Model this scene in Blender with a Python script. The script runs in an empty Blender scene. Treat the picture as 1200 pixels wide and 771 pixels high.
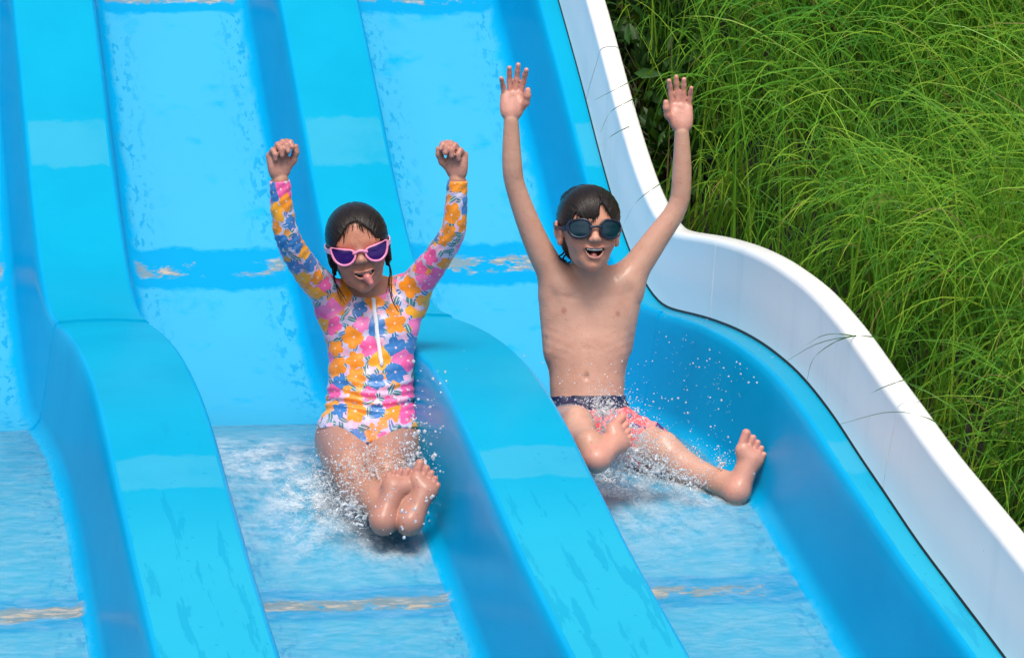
import bpy, bmesh, math, random
import numpy as np
from mathutils import Vector, Matrix

R = math.radians
random.seed(7); rng = np.random.default_rng(7)
S = bpy.context.scene
COL = S.collection

# ------------------------------------------------------------------ camera, sky, sun, exposure
ZC = 2.0                                   # height of the camera above the pool apron
YAW, PITCH, FPX = R(12.1), R(-5.0), 4000.0
cam_d = bpy.data.cameras.new('camera'); cam = bpy.data.objects.new('camera', cam_d); COL.objects.link(cam)
cam.location = (0, 0, ZC); cam.rotation_euler = (R(90) + PITCH, 0, -YAW)
cam_d.sensor_width = 36.0; cam_d.lens = FPX / 1200 * 36; cam_d.clip_end = 400; cam_d.clip_start = .05
S.camera = cam

SUN_EL, SUN_AZ = R(58), R(190)             # azimuth clockwise from +Y (up the slide): high, from behind the camera
world = bpy.data.worlds.new('World'); S.world = world; world.use_nodes = True
wn = world.node_tree.nodes; wl = world.node_tree.links
bg = wn['Background']; sky = wn.new('ShaderNodeTexSky'); sky.sky_type = 'NISHITA'; sky.sun_disc = False
sky.sun_elevation = SUN_EL; sky.sun_rotation = SUN_AZ; sky.air_density = 1.0; sky.dust_density = 5.0; sky.ozone_density = .6
wl.new(sky.outputs[0], bg.inputs[0]); bg.inputs[1].default_value = 0.14
sd = bpy.data.lights.new('sun', 'SUN'); sd.energy = 2.0; sd.angle = R(24); sd.color = (1, .95, .88)
sun = bpy.data.objects.new('sun', sd); COL.objects.link(sun)
sdir = Vector((math.sin(SUN_AZ) * math.cos(SUN_EL), math.cos(SUN_AZ) * math.cos(SUN_EL), math.sin(SUN_EL)))
sun.rotation_euler = sdir.to_track_quat('Z', 'Y').to_euler(); sun.location = (6, -2, 9)
S.view_settings.view_transform = 'Standard'; S.view_settings.look = 'None'
S.view_settings.gamma = 1; S.view_settings.exposure = 0.28
S.render.engine = 'CYCLES'
S.cycles.max_bounces = 8; S.cycles.diffuse_bounces = 3; S.cycles.glossy_bounces = 3; S.cycles.transparent_max_bounces = 16; S.cycles.transmission_bounces = 6
S.cycles.use_denoising = True; S.cycles.caustics_reflective = False; S.cycles.caustics_refractive = False

# camera axes in the world, and a photograph point at a given distance Y up the slide
_cy, _sy, _cp, _sp = math.cos(YAW), math.sin(YAW), math.cos(PITCH), math.sin(PITCH)
CR = np.array([_cy, -_sy, 0.]); CF = np.array([_sy * _cp, _cy * _cp, _sp]); CU = np.cross(CR, CF)
def at(px, py, Y):
    d = CR * ((px - 600) / FPX) + CF + CU * (-(py - 385.5) / FPX)
    return d * (Y / d[1]) + np.array([0, 0, ZC])
def nv(v):
    v = np.asarray(v, float); return v / np.linalg.norm(v)

# ------------------------------------------------------------------ small helpers
def tag(o, label=None, cat=None, group=None, kind=None):
    if label: o['label'] = label
    if cat: o['category'] = cat
    if group: o['group'] = group
    if kind: o['kind'] = kind
    return o
def empty(name, loc=(0, 0, 0)):
    o = bpy.data.objects.new(name, None); COL.objects.link(o); o.location = loc; o.empty_display_size = .1; return o
def mesh_obj(name, v, f, mat, parent=None, smooth=True):
    me = bpy.data.meshes.new(name)
    v = np.asarray(v, np.float32)
    if isinstance(f, np.ndarray) and f.ndim == 2:
        n, k = f.shape
        me.vertices.add(len(v)); me.vertices.foreach_set('co', v.ravel())
        me.loops.add(n * k); me.loops.foreach_set('vertex_index', f.astype(np.int32).ravel())
        me.polygons.add(n); me.polygons.foreach_set('loop_start', np.arange(0, n * k, k, dtype=np.int32))
        me.update(calc_edges=True); me.validate()
    else:
        me.from_pydata([tuple(map(float, a)) for a in v], [], [tuple(map(int, a)) for a in f])
    me.polygons.foreach_set('use_smooth', np.full(len(me.polygons), smooth)); me.update()
    o = bpy.data.objects.new(name, me); COL.objects.link(o)
    if mat: me.materials.append(mat)
    if parent is not None:
        o.parent = parent; o.matrix_parent_inverse = Matrix.Translation(-Vector(parent.location))
    return o
def add_attr(o, name, data, typ):
    a = o.data.attributes.new(name, typ, 'POINT'); data = np.asarray(data, np.float32)
    a.data.foreach_set({'FLOAT_VECTOR': 'vector', 'FLOAT_COLOR': 'color', 'FLOAT': 'value'}[typ], data.ravel())
def grid_faces(nu, nv_, closed_u=False):
    f = []
    for i in range(nu if closed_u else nu - 1):
        j = (i + 1) % nu
        for k in range(nv_ - 1):
            f.append((i * nv_ + k, i * nv_ + k + 1, j * nv_ + k + 1, j * nv_ + k))
    return np.array(f, np.int32)
def tube(pts, rad, n=6):
    """closed-ended tube along pts -> verts, faces"""
    pts = np.asarray(pts, float); m = len(pts); rad = np.broadcast_to(np.asarray(rad, float), (m,))
    t = np.gradient(pts, axis=0); t /= np.linalg.norm(t, axis=1)[:, None] + 1e-12
    ref = np.array([0.31, .2, .93]); 
    V = []
    for i in range(m):
        a = nv(np.cross(t[i], ref) + 1e-9); b = np.cross(t[i], a)
        for k in range(n):
            w = 2 * math.pi * k / n; V.append(pts[i] + rad[i] * (a * math.cos(w) + b * math.sin(w)))
    f = [(i * n + k, i * n + (k + 1) % n, (i + 1) * n + (k + 1) % n, (i + 1) * n + k) for i in range(m - 1) for k in range(n)]
    f += [tuple(range(n))[::-1], tuple((m - 1) * n + k for k in range(n))]
    return V, f
class MB:
    def __init__(s): s.v = []; s.f = []
    def add(s, v, f):
        b = len(s.v); s.v.extend([np.asarray(a, float) for a in v]); s.f.extend([tuple(b + i for i in q) for q in f])
    def build(s, name, mat, parent=None, smooth=True): return mesh_obj(name, np.array(s.v), s.f, mat, parent, smooth)
def spline(P, n):
    """Catmull-Rom through P"""
    P = np.asarray(P, float); Q = np.vstack([2 * P[0] - P[1], P, 2 * P[-1] - P[-2]]); out = []
    for u in np.linspace(0, len(P) - 1 - 1e-9, n):
        i = int(u); t = u - i; a, b, c, d = Q[i:i + 4]
        out.append(.5 * ((2 * b) + (-a + c) * t + (2 * a - 5 * b + 4 * c - d) * t * t + (-a + 3 * b - 3 * c + d) * t ** 3))
    return np.array(out)

# ------------------------------------------------------------------ node helpers
class NT:
    def __init__(s, name):
        s.m = bpy.data.materials.new(name); s.m.use_nodes = True; s.t = s.m.node_tree
        s.p = s.t.nodes['Principled BSDF']; s.out = s.t.nodes['Material Output']
    def n(s, typ, **kw):
        o = s.t.nodes.new(typ)
        for k, v in kw.items(): setattr(o, k, v)
        return o
    def set(s, sock, v):
        if v is None: return
        if isinstance(v, bpy.types.NodeSocket): s.t.links.new(v, sock)
        else: sock.default_value = v
    def math(s, op, a, b=None, c=None, clamp=False):
        o = s.n('ShaderNodeMath', operation=op, use_clamp=clamp)
        for i, v in enumerate((a, b, c)): s.set(o.inputs[i], v)
        return o.outputs[0]
    def vmath(s, op, a, b=None, out=0):
        o = s.n('ShaderNodeVectorMath', operation=op); s.set(o.inputs[0], a); s.set(o.inputs[1], b); return o.outputs[out]
    def mix(s, fac, a, b):
        o = s.n('ShaderNodeMix', data_type='RGBA'); s.set(o.inputs[0], fac)
        for i, v in ((6, a), (7, b)): s.set(o.inputs[i], (*v, 1) if isinstance(v, tuple) and len(v) == 3 else v)
        return o.outputs[2]
    def noise(s, vec, scale, detail=2, rough=.5, out=0, dim='3D'):
        o = s.n('ShaderNodeTexNoise', noise_dimensions=dim); s.set(o.inputs['Vector'], vec)
        o.inputs['Scale'].default_value = scale; o.inputs['Detail'].default_value = detail; o.inputs['Roughness'].default_value = rough
        return o.outputs[out]
    def smooth(s, v, lo, hi):
        o = s.n('ShaderNodeMapRange', interpolation_type='SMOOTHSTEP'); s.set(o.inputs[0], v)
        o.inputs[1].default_value = lo; o.inputs[2].default_value = hi; return o.outputs[0]
    def attr(s, name): return s.n('ShaderNodeAttribute', attribute_name=name)
    def xyz(s, v):
        o = s.n('ShaderNodeSeparateXYZ'); s.set(o.inputs[0], v); return o.outputs
    def comb(s, x, y, z=0.):
        o = s.n('ShaderNodeCombineXYZ'); [s.set(o.inputs[i], v) for i, v in enumerate((x, y, z))]; return o.outputs[0]
    def bump(s, h, strength, dist, normal=None):
        o = s.n('ShaderNodeBump'); o.inputs['Strength'].default_value = strength; o.inputs['Distance'].default_value = dist
        s.set(o.inputs['Height'], h); s.set(o.inputs['Normal'], normal); return o.outputs[0]
    def ramp(s, v, stops, const=True):
        o = s.n('ShaderNodeValToRGB'); o.color_ramp.interpolation = 'CONSTANT' if const else 'LINEAR'
        e = o.color_ramp.elements
        while len(e) < len(stops): e.new(1)
        for i, (p, c) in enumerate(stops): e[i].position = p; e[i].color = (*c, 1)
        s.set(o.inputs[0], v); return o.outputs[0]
def plain(name, col, rough=.5, spec=.5, coat=0., sss=0.):
    t = NT(name); p = t.p; p.inputs['Base Color'].default_value = (*col, 1); p.inputs['Roughness'].default_value = rough
    p.inputs['Specular IOR Level'].default_value = spec; p.inputs['Coat Weight'].default_value = coat
    if sss: p.inputs['Subsurface Weight'].default_value = sss; p.inputs['Subsurface Radius'].default_value = (.01, .004, .002)
    tc = t.n('ShaderNodeTexCoord').outputs['Object']; nz = t.noise(tc, 60, 3)
    t.set(p.inputs['Base Color'], t.mix(t.math('MULTIPLY', nz, .25), (*col, 1), tuple(c * .7 for c in col) + (1,)))
    return t.m

JOINTS = (9.93, 9.03, 6.71)                # bonded joints across the slide (upright planes, distance up the slide)
SEAM = 8.13                                # open joint
def slide_mat(kind):
    """blue gelcoat. attribute sl = (x from the middle of the piece, depth below the top, position up the slide)"""
    t = NT('gelcoat_' + kind); a = t.attr('sl').outputs['Vector']; x, h, y = t.xyz(a)
    pos = t.n('ShaderNodeNewGeometry').outputs['Position']
    y = t.xyz(pos)[1]; fresh = (.001, .33, .62); col = fresh
    big = t.noise(pos, 3.2, 4, .6)
    wob = t.math('MULTIPLY', t.math('SUBTRACT', t.noise(t.vmath('MULTIPLY', pos, (9., 9., 9.)), 1.0, 5, .68), .5), .075)
    yd = None
    for j in JOINTS:
        d = t.math('ABSOLUTE', t.math('SUBTRACT', t.math('ADD', y, wob), j)); yd = d if yd is None else t.math('MINIMUM', yd, d)
    ax = t.math('ABSOLUTE', x)
    if kind == 'trough':
        low = t.smooth(h, -.243, -.257)                                  # 1 on the floor
        inside = t.math('MULTIPLY', low, t.smooth(t.math('ADD', ax, wob), .205, .185))
        free = t.math('MULTIPLY', inside, t.smooth(yd, .058, .072))
        worn = t.noise(t.vmath('MULTIPLY', pos, (6., 6., 6.)), 1.6, 5, .62)
        chalk = t.math('MULTIPLY', free, t.smooth(worn, .22, .45))
        base = t.mix(t.smooth(big, .3, .7), (.0005, .315, .60), (.002, .345, .64))
        col = t.mix(t.math('MULTIPLY', chalk, .7), base, (.055, .37, .56, 1))
        col = t.mix(t.math('MULTIPLY', t.math('MULTIPLY', inside, t.smooth(yd, .075, .055)), .6), col, (.0005, .25, .50, 1))
        # scuffs: fine flakes of the fresh colour towards the sides
        fl = t.noise(t.vmath('MULTIPLY', pos, (60., 26., 26.)), 1.0, 4, .6)
        side = t.smooth(ax, .09, .19)
        flm = t.math('MULTIPLY', t.math('MULTIPLY', t.smooth(fl, .54, .59), side), free)
        col = t.mix(t.math('MULTIPLY', flm, .9), col, (.0005, .27, .52, 1))
        # worn through laminate along the bonded joints
        p1 = t.math('ADD', t.noise(t.vmath('MULTIPLY', pos, (9., 16., 16.)), 1.0, 7, .72), t.math('MULTIPLY', t.math('SUBTRACT', t.noise(pos, 2.3, 1), .5), .5))
        p1 = t.math('ADD', p1, t.math('MULTIPLY_ADD', t.smooth(t.xyz(pos)[0], 1.30, 1.50), -.10, .055)); band = t.smooth(yd, .030, .016)
        band = t.math('MULTIPLY', band, t.smooth(ax, .24, .19))
        bare = t.math('MULTIPLY', t.math('MULTIPLY', band, inside), t.smooth(p1, .47, .53))
        p2 = t.noise(t.vmath('MULTIPLY', pos, (20., 60., 60.)), 1.0, 4, .7)
        lam = t.mix(t.smooth(p2, .50, .62), (.17, .25, .28, 1), (.46, .38, .28, 1))
        col = t.mix(t.math('MULTIPLY', bare, .9), col, lam)
        rough = t.math('MULTIPLY_ADD', chalk, .15, .27)
    else:
        band = t.smooth(yd, .075, .06)
        dull = t.math('MULTIPLY', band, t.smooth(big, .25, .5))
        base = t.mix(t.smooth(big, .3, .7), (.0004, .30, .50), (.001, .325, .53))
        col = t.mix(t.math('MULTIPLY', dull, .33), base, (.075, .37, .52, 1))
        # dried-on film with dark wet runs towards the bottom of the slide
        runs = t.noise(t.vmath('MULTIPLY', pos, (30., 3.4, 3.4)), 1.0, 5, .62)
        lowm = t.smooth(y, 6.75, 6.3)
        thr = t.math('MULTIPLY_ADD', lowm, -.11, .66)
        run = t.math('MULTIPLY', t.smooth(t.math('SUBTRACT', runs, thr), 0., .02), t.smooth(y, 7.2, 6.6))
        film = t.math('MULTIPLY', lowm, .45)
        col = t.mix(film, col, (.03, .41, .56, 1)); col = t.mix(t.math('MULTIPLY', run, .42), col, (.0005, .25, .45, 1))
        sp = t.n('ShaderNodeTexVoronoi'); t.set(sp.inputs['Vector'], pos); sp.inputs['Scale'].default_value = 24
        speck = t.math('MULTIPLY', t.math('LESS_THAN', sp.outputs['Distance'], .09), t.smooth(y, 7.3, 7.0))
        col = t.mix(t.math('MULTIPLY', speck, .5), col, (.0005, .25, .45, 1))
        rough = t.math('MULTIPLY_ADD', run, -.12, .27)
    t.set(t.p.inputs['Base Color'], col); t.set(t.p.inputs['Roughness'], rough)
    t.p.inputs['Specular IOR Level'].default_value = .2; t.p.inputs['IOR'].default_value = 1.3
    b = t.bump(t.noise(pos, 14, 3), .25, .004); b = t.bump(t.noise(pos, 90, 2), .12, .001, b)
    t.set(t.p.inputs['Normal'], b)
    return t.m
M_TROUGH, M_TOP = slide_mat('trough'), slide_mat('top')

def white_mat():
    t = NT('white_gelcoat'); pos = t.n('ShaderNodeNewGeometry').outputs['Position']
    st = t.noise(t.vmath('MULTIPLY', pos, (14., 14., 1.6)), 1.0, 4, .6)
    c = t.mix(t.smooth(st, .5, .75), (.86, .87, .87, 1), (.79, .81, .815, 1))
    sp = t.n('ShaderNodeTexVoronoi'); t.set(sp.inputs['Vector'], pos); sp.inputs['Scale'].default_value = 16
    c = t.mix(t.math('MULTIPLY', t.math('LESS_THAN', sp.outputs['Distance'], .03), .5), c, (.35, .36, .33, 1))
    t.set(t.p.inputs['Base Color'], c); t.p.inputs['Roughness'].default_value = .28
    t.set(t.p.inputs['Normal'], t.bump(t.noise(pos, 6, 2), .15, .006)); return t.m
M_WHITE = white_mat()

# ------------------------------------------------------------------ the slide
Yp = np.array([2.6, 4.2, 5.2, 5.84, 6.09, 6.34, 6.54, 6.70, 6.86, 7.0, 7.14, 7.39, 7.6, 7.8, 7.96, 8.17, 8.34, 8.52, 8.68, 8.82, 8.97, 9.22, 9.51, 9.9, 10.3, 10.7, 11.3, 13.])
Zp = np.array([-2.05, -1.62, -1.34, -1.14, -1.07, -1.0, -.93, -.88, -.82, -.78, -.745, -.71, -.695, -.69, -.69, -.695, -.695, -.645, -.57, -.475, -.36, -.14, .09, .40, .70, .93, 1.10, 1.15])
yy = np.arange(2.6, 13.0001, .01); zz = np.interp(yy, Yp, Zp)
kx = np.arange(-30, 31) * .01; kk = np.exp(-.5 * (kx / .07) ** 2); kk /= kk.sum()
zz = np.convolve(np.pad(zz, 30, mode='reflect', reflect_type='odd'), kk, 'valid') + ZC
sl_ = np.gradient(zz, yy); nl = np.hypot(1, sl_); NY, NZ = -sl_ / nl, 1 / nl
H = .26; W_, P_, X0 = .227, .74, .63
def sweep_pt(y, h):
    return y + np.interp(y, yy, NY) * h, np.interp(y, yy, zz) + np.interp(y, yy, NZ) * h
_fy = yy - NY * H; _fz = zz - NZ * H; _o = np.argsort(_fy)
def floor_z(Y): return float(np.interp(Y, _fy[_o], _fz[_o]))
def sweep(name, section, y0, y1, mat, parent, xc=0., step=.045, lift=0., thick=.008):
    """section: list of (x, h); swept along the slide profile between stations y0 and y1, with a skin of its own thickness"""
    n = max(2, int(abs(y1 - y0) / step) + 1); ys = np.linspace(y0, y1, n); sec = np.array(section, float)
    sx, sh = sec[:, 0], sec[:, 1]
    dx, dh = np.gradient(sx), np.gradient(sh); L = np.hypot(dx, dh); nx_, nh_ = dh / L, -dx / L     # towards the underside
    m = len(sec); V = []; A = []
    for layer in (0, 1):
        for y in ys:
            X = sx + nx_ * thick * layer; hh = sh + nh_ * thick * layer + lift
            Y, Z = sweep_pt(y, hh)
            V.append(np.stack([X, np.broadcast_to(Y, m), np.broadcast_to(Z, m)], 1))
            A.append(np.stack([sx - xc, sh, np.full(m, y)], 1))
    V = np.concatenate(V); A = np.concatenate(A); f = grid_faces(n, m)
    b = n * m; f2 = f[:, ::-1] + b; rim = []
    for k in range(m - 1):
        rim.append((k, k + 1, b + k + 1, b + k)); q = (n - 1) * m; rim.append((q + k + 1, q + k, b + q + k, b + q + k + 1))
    for i in range(n - 1):
        rim.append((i * m, b + i * m, b + (i + 1) * m, (i + 1) * m)); e = m - 1
        rim.append((b + i * m + e, i * m + e, (i + 1) * m + e, b + (i + 1) * m + e))
    rim = np.array(rim, np.int32); nb = len(V); V = np.vstack([V, V[rim.ravel()]]); A = np.vstack([A, A[rim.ravel()]])
    f = np.vstack([f, f2, np.arange(nb, nb + rim.size, dtype=np.int32).reshape(-1, 4)])
    if y1 > y0: f = f[:, ::-1]
    o = mesh_obj(name, V, f, mat, parent); add_attr(o, 'sl', A, 'FLOAT_VECTOR'); return o
def corner(cx, ch, r, a0, a1, n=5): return [(cx + r * math.cos(R(a)), ch + r * math.sin(R(a))) for a in np.linspace(a0, a1, n)]
def trough_section(xl, xr):
    r = .012; fr = .05; D = 8.0                     # rounded lip, fillet, draft of the walls in degrees
    half = []                                      # right-hand wall, local: floor middle -> lip at u = 0
    base = math.tan(R(D)) * H
    fx = -base - fr * .93
    half += [(fx + fr * math.sin(R(a)), -H + fr * (1 - math.cos(R(a)))) for a in np.linspace(0, 82, 8)]
    half += [(-math.tan(R(D)) * q, -q) for q in (.16, .10, .05, .02)]
    half += [(r * .25, -r * .55), (r * .6, -r * .2), (r, -.0006)]
    right = [(xr + u, h) for u, h in half]; left = [(xl - u, h) for u, h in half][::-1]
    f0, f1 = left[-1][0], right[0][0]
    mid = [(f0 + (f1 - f0) * k / 10, -H) for k in range(1, 10)]
    return left + mid + right

slide = tag(empty('water_slide', (1.5, 7.5, 1.0)), 'blue multi-lane water slide with rounded dividers and a white side wall', 'water slide')
BOUNDS = [12.6, JOINTS[0], JOINTS[1], SEAM, JOINTS[2], 3.0]
SECNAME = 'lane_section'
lanes = [(X0 + W_ + P_ * i, X0 + P_ * (i + 1)) for i in (-3, -2, -1, 0, 1)]
for xl, xr in lanes:
    sec = trough_section(xl, xr)
    par = tag(empty('lane', ((xl + xr) / 2, 7.5, 1.0))); par.parent = slide; par.matrix_parent_inverse = Matrix.Translation(-Vector(slide.location))
    for a, b in zip(BOUNDS[:-1], BOUNDS[1:]):
        lift = .006 if b >= SEAM else 0.
        if a == SEAM: a += .03
        # parent offset: the lane empty sits under the slide empty, so its parts use world coordinates
        o = sweep(SECNAME, sec, a, b, M_TROUGH, None, (xl + xr) / 2, lift=lift)
        o.parent = par; o.matrix_parent_inverse = Matrix.Translation(-Vector(par.location))
for i in (-2, -1, 0, 1):
    xl, xr = X0 + P_ * i, X0 + P_ * i + W_
    par = empty('divider', ((xl + xr) / 2, 7.5, 1.3)); par.parent = slide; par.matrix_parent_inverse = Matrix.Translation(-Vector(slide.location))
    for a, b in zip(BOUNDS[:-1], BOUNDS[1:]):
        lift = .006 if b >= SEAM else 0.
        if a == SEAM: a += .03
        n = 9; sec = [(xl + .012 + (W_ - .024) * k / n, -.0004 + .004 * math.sin(math.pi * k / n)) for k in range(n + 1)]
        o = sweep('divider_section', sec, a, b, M_TOP, None, (xl + xr) / 2, lift=lift, thick=.006)
        o.parent = par; o.matrix_parent_inverse = Matrix.Translation(-Vector(par.location))
# narrow ledge beside the white wall
XW = X0 + 2 * P_; LED = .066
par = empty('ledge', (XW, 7.5, 1.3)); par.parent = slide; par.matrix_parent_inverse = Matrix.Translation(-Vector(slide.location))
for a, b in zip(BOUNDS[:-1], BOUNDS[1:]):
    lift = .006 if b >= SEAM else 0.
    if a == SEAM: a += .03
    sec = [(XW + .012 + (LED + .02 - .012) * k / 5, -.0004 - .002 * math.sin(math.pi * k / 5)) for k in range(6)]
    o = sweep('ledge_section', sec, a, b, M_TOP, None, XW + .03, lift=0., thick=.006)
    o.parent = par; o.matrix_parent_inverse = Matrix.Translation(-Vector(par.location))
# white side wall: panels bolted end to end, rounded top lip and outer flange
HW = .190
M_GAP = plain('black_sealant', (.012, .014, .016), .6)
wallp = empty('side_wall', (XW + .1, 7.5, 1.4)); wallp.parent = slide; wallp.matrix_parent_inverse = Matrix.Translation(-Vector(slide.location))
xw = XW + LED
wsec = [(xw, -.004), (xw + .001, .004), (xw + .003, .06), (xw + .006, .10), (xw + .009, .135), (xw + .011, HW - .016)]
wsec += corner(xw + .025, HW - .014, .014, 180, 95, 6)
wsec += [(xw + .036, HW + .0005), (xw + .048, HW), (xw + .054, HW - .004), (xw + .057, HW - .012), (xw + .058, HW - .05), (xw + .059, HW - .17)]
WB = [12.6, 9.16, 7.86, 6.55, 5.1, 3.0]
for a, b in zip(WB[:-1], WB[1:]):
    o = sweep('wall_panel', wsec, a - .0015, b + .0015, M_WHITE, None, xw, step=.035, thick=-.005)
    o.parent = wallp; o.matrix_parent_inverse = Matrix.Translation(-Vector(wallp.location))
sg = sweep('sealant_strip', [(xw - .0056, -.001), (xw - .0048, .004), (xw - .0026, .0064), (xw + .003, .0068)], 12.6, 3.0, M_GAP, None, xw, thick=.003)
sg.parent = wallp; sg.matrix_parent_inverse = Matrix.Translation(-Vector(wallp.location))

# ------------------------------------------------------------------ ground and planted bank
def ground_mat():
    t = NT('dark_soil'); pos = t.n('ShaderNodeNewGeometry').outputs['Position']
    c = t.mix(t.smooth(t.noise(pos, 9, 6, .7), .4, .65), (.006, .011, .004, 1), (.024, .023, .011, 1))
    t.set(t.p.inputs['Base Color'], c); t.p.inputs['Roughness'].default_value = .95
    t.set(t.p.inputs['Normal'], t.bump(t.noise(pos, 30, 5, .7), .8, .03)); return t.m
def bank_z(X, Y):
    zt = np.interp(Y, yy, zz); ramp = ZC - 1.42 + np.clip(Y - 5.6, -6, 7) * .50
    e = np.clip((X - XW - .16) / .6, 0, 1); e = e * e * (3 - 2 * e)
    return np.minimum(zt - .12, ramp) * (1 - e) + (ramp + .08 * np.sin(X * 3.1 + Y) + .05 * np.sin(Y * 4.7)) * e + .05 * np.clip(X - XW - .8, 0, 20)
gx = np.concatenate([[-200, -60, -20, -8, -3.2], np.linspace(-1.9, 2.2, 6), np.linspace(2.27, 6, 40), [8, 12, 25, 70, 220]])
gy = np.concatenate([[-200, -60, -10, -2, 1, 3], np.linspace(4, 14, 70), [18, 25, 50, 120, 300]])
GX, GY = np.meshgrid(gx, gy, indexing='ij')
base = np.minimum(np.interp(GY, yy, zz) - .75, 4.)
GZ = np.where(GX > XW + .14, bank_z(GX, GY), np.minimum(np.where(GY > 3, base, -.9), 3.2))
GZ = np.where((GY < 3), -.95, GZ); GZ = np.where(GX < -2, np.minimum(GZ, -.9 + np.clip(GY - 4, 0, 8) * .1), GZ)
ground = mesh_obj('ground', np.stack([GX, GY, GZ], -1).reshape(-1, 3), grid_faces(len(gx), len(gy)), ground_mat()); tag(ground, kind='structure')

def leaf_mat(name, attr=True, rough=.42, trans=.35):
    t = NT(name); c = t.attr('col').outputs['Color']
    t.set(t.p.inputs['Base Color'], c); t.p.inputs['Roughness'].default_value = rough; t.p.inputs['Specular IOR Level'].default_value = .35
    tr = t.n('ShaderNodeBsdfTranslucent'); t.set(tr.inputs[0], t.mix(.3, c, (.25, .45, .02, 1)))
    mx = t.n('ShaderNodeMixShader'); mx.inputs[0].default_value = trans
    t.t.links.new(t.p.outputs[0], mx.inputs[1]); t.t.links.new(tr.outputs[0], mx.inputs[2]); t.t.links.new(mx.outputs[0], t.out.inputs[0]); return t.m
M_GRASS = leaf_mat('grass_blades', trans=.45); M_LEAF = leaf_mat('shrub_leaves', rough=.5, trans=.2)

def blades(root, d0, bend, length, width, col, nseg=9):
    """arching blades, all arrays over N blades -> V (N*(nseg+1)*2,3), F, C"""
    N = len(root); t = np.linspace(0, 1, nseg + 1)
    p = np.zeros((N, nseg + 1, 3)); p[:, 0] = root; d = d0.copy(); dirs = np.zeros_like(p); dirs[:, 0] = d
    for i in range(nseg):
        p[:, i + 1] = p[:, i] + d * (length / nseg)[:, None]
        d = d + bend * (0.40 + .75 * i / nseg)
        d /= np.linalg.norm(d, axis=1)[:, None]; dirs[:, i + 1] = d
    side = np.cross(dirs, np.array([.25, -.9, .3])); side /= np.linalg.norm(side, axis=2)[..., None] + 1e-9
    w = width[:, None] * np.minimum(1., (1.02 - t) ** .7 * 1.1)[None, :]
    V = np.stack([p - side * w[..., None] / 2, p + side * w[..., None] / 2], 2).reshape(-1, 3)
    b = (np.arange(N) * (nseg + 1) * 2)[:, None] + (np.arange(nseg) * 2)[None, :]
    F = np.stack([b, b + 1, b + 3, b + 2], -1).reshape(-1, 4)
    tt = np.repeat(np.tile(t, (N, 1))[..., None], 2, 2).reshape(-1)
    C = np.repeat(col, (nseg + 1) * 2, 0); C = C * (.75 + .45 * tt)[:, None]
    return V, F, C
def make_grass():
    roots, d0, bend, ln, wd, co = [], [], [], [], [], []
    cl = []
    for _ in range(7000):
        X = XW + .19 + rng.random() ** 1.2 * 2.5; Y = 5.0 + rng.random() * 5.6
        if X > .42 * Y + .35: continue
        if Y > 8.3 and X < XW + .55 and rng.random() < .5: continue         # the leafy corner beside the wall
        if any((X - a) ** 2 + (Y - b) ** 2 < .011 for a, b in cl): continue
        cl.append((X, Y))
    for X, Y in cl:
        n = int(44 + 34 * rng.random()); z = float(bank_z(np.array(X), np.array(Y)))
        hue = rng.random(); big = .75 + .5 * rng.random()
        az = rng.random(n) * 2 * math.pi; sp = np.abs(rng.normal(0, .42, n))
        d = np.stack([np.cos(az) * np.sin(sp) - .16, np.sin(az) * np.sin(sp) - .30, np.cos(sp) + .15], 1); d /= np.linalg.norm(d, axis=1)[:, None]
        r = np.stack([X + rng.normal(0, .045, n), Y + rng.normal(0, .045, n), np.full(n, z - .01)], 1)
        g = np.stack([d[:, 0] * .38 - .075, d[:, 1] * .38 - .10, np.full(n, -.30)], 1) * (.38 + .85 * rng.random(n))[:, None]
        L = (.40 + .34 * rng.random(n)) * big
        c0 = np.array([.17, .42, .038]); c1 = np.array([.37, .57, .058]); c2 = np.array([.07, .24, .032])
        m = np.clip(hue + rng.normal(0, .25, n), 0, 1)[:, None]
        c = np.where(m < .5, c2 + (c0 - c2) * m * 2, c0 + (c1 - c0) * (m - .5) * 2) * (.8 + .4 * rng.random((n, 1)))
        dry = rng.random(n) < .03; c[dry] = np.array([.32, .25, .10]) * (.7 + .5 * rng.random((dry.sum(), 1)))
        roots.append(r); d0.append(d); bend.append(g); ln.append(L); wd.append(.0036 + .0040 * rng.random(n)); co.append(c)
    V, F, C = blades(*[np.concatenate(a) for a in (roots, d0, bend, ln, wd, co)])
    nb = len(V) // 20; inner = V[:, 0].reshape(nb, 20).min(1); keep = inner > XW + LED + .065          # a tidy edge along the wall
    V = V.reshape(nb, 20, 3)[keep].reshape(-1, 3); C = C.reshape(nb, 20, 3)[keep].reshape(-1, 3); F = F[:int(keep.sum()) * 9]
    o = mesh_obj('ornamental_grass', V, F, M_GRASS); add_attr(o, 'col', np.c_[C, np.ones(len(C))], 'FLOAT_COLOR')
    tag(o, 'long arching green grass covering the bank beside the white wall', 'grass', kind='stuff')
make_grass()
# single blades that hang over the white wall
def over_blade(pts, w=.0035):
    d = [CR * ((p[0] - 600) / FPX) + CF + CU * (-(p[1] - 385.5) / FPX) for p in pts]; xs = XW + LED + np.array([.10, -.012, -.030, -.045])[:len(pts)]
    P = spline([q * (x / q[0]) + np.array([0, 0, ZC]) for q, x in zip(d, xs)], 14); tw = np.linspace(1, .15, 14) * w
    side = np.cross(np.gradient(P, axis=0), np.array([.3, -.9, .3])); side /= np.linalg.norm(side, axis=1)[:, None]
    V = np.stack([P - side * tw[:, None] / 2, P + side * tw[:, None] / 2], 1).reshape(-1, 3)
    o = mesh_obj('grass_blade', V, np.array([(2 * i, 2 * i + 1, 2 * i + 3, 2 * i + 2) for i in range(13)], np.int32), M_GRASS)
    add_attr(o, 'col', np.tile([.05, .13, .02, 1], (28, 1)), 'FLOAT_COLOR'); return o
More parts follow.
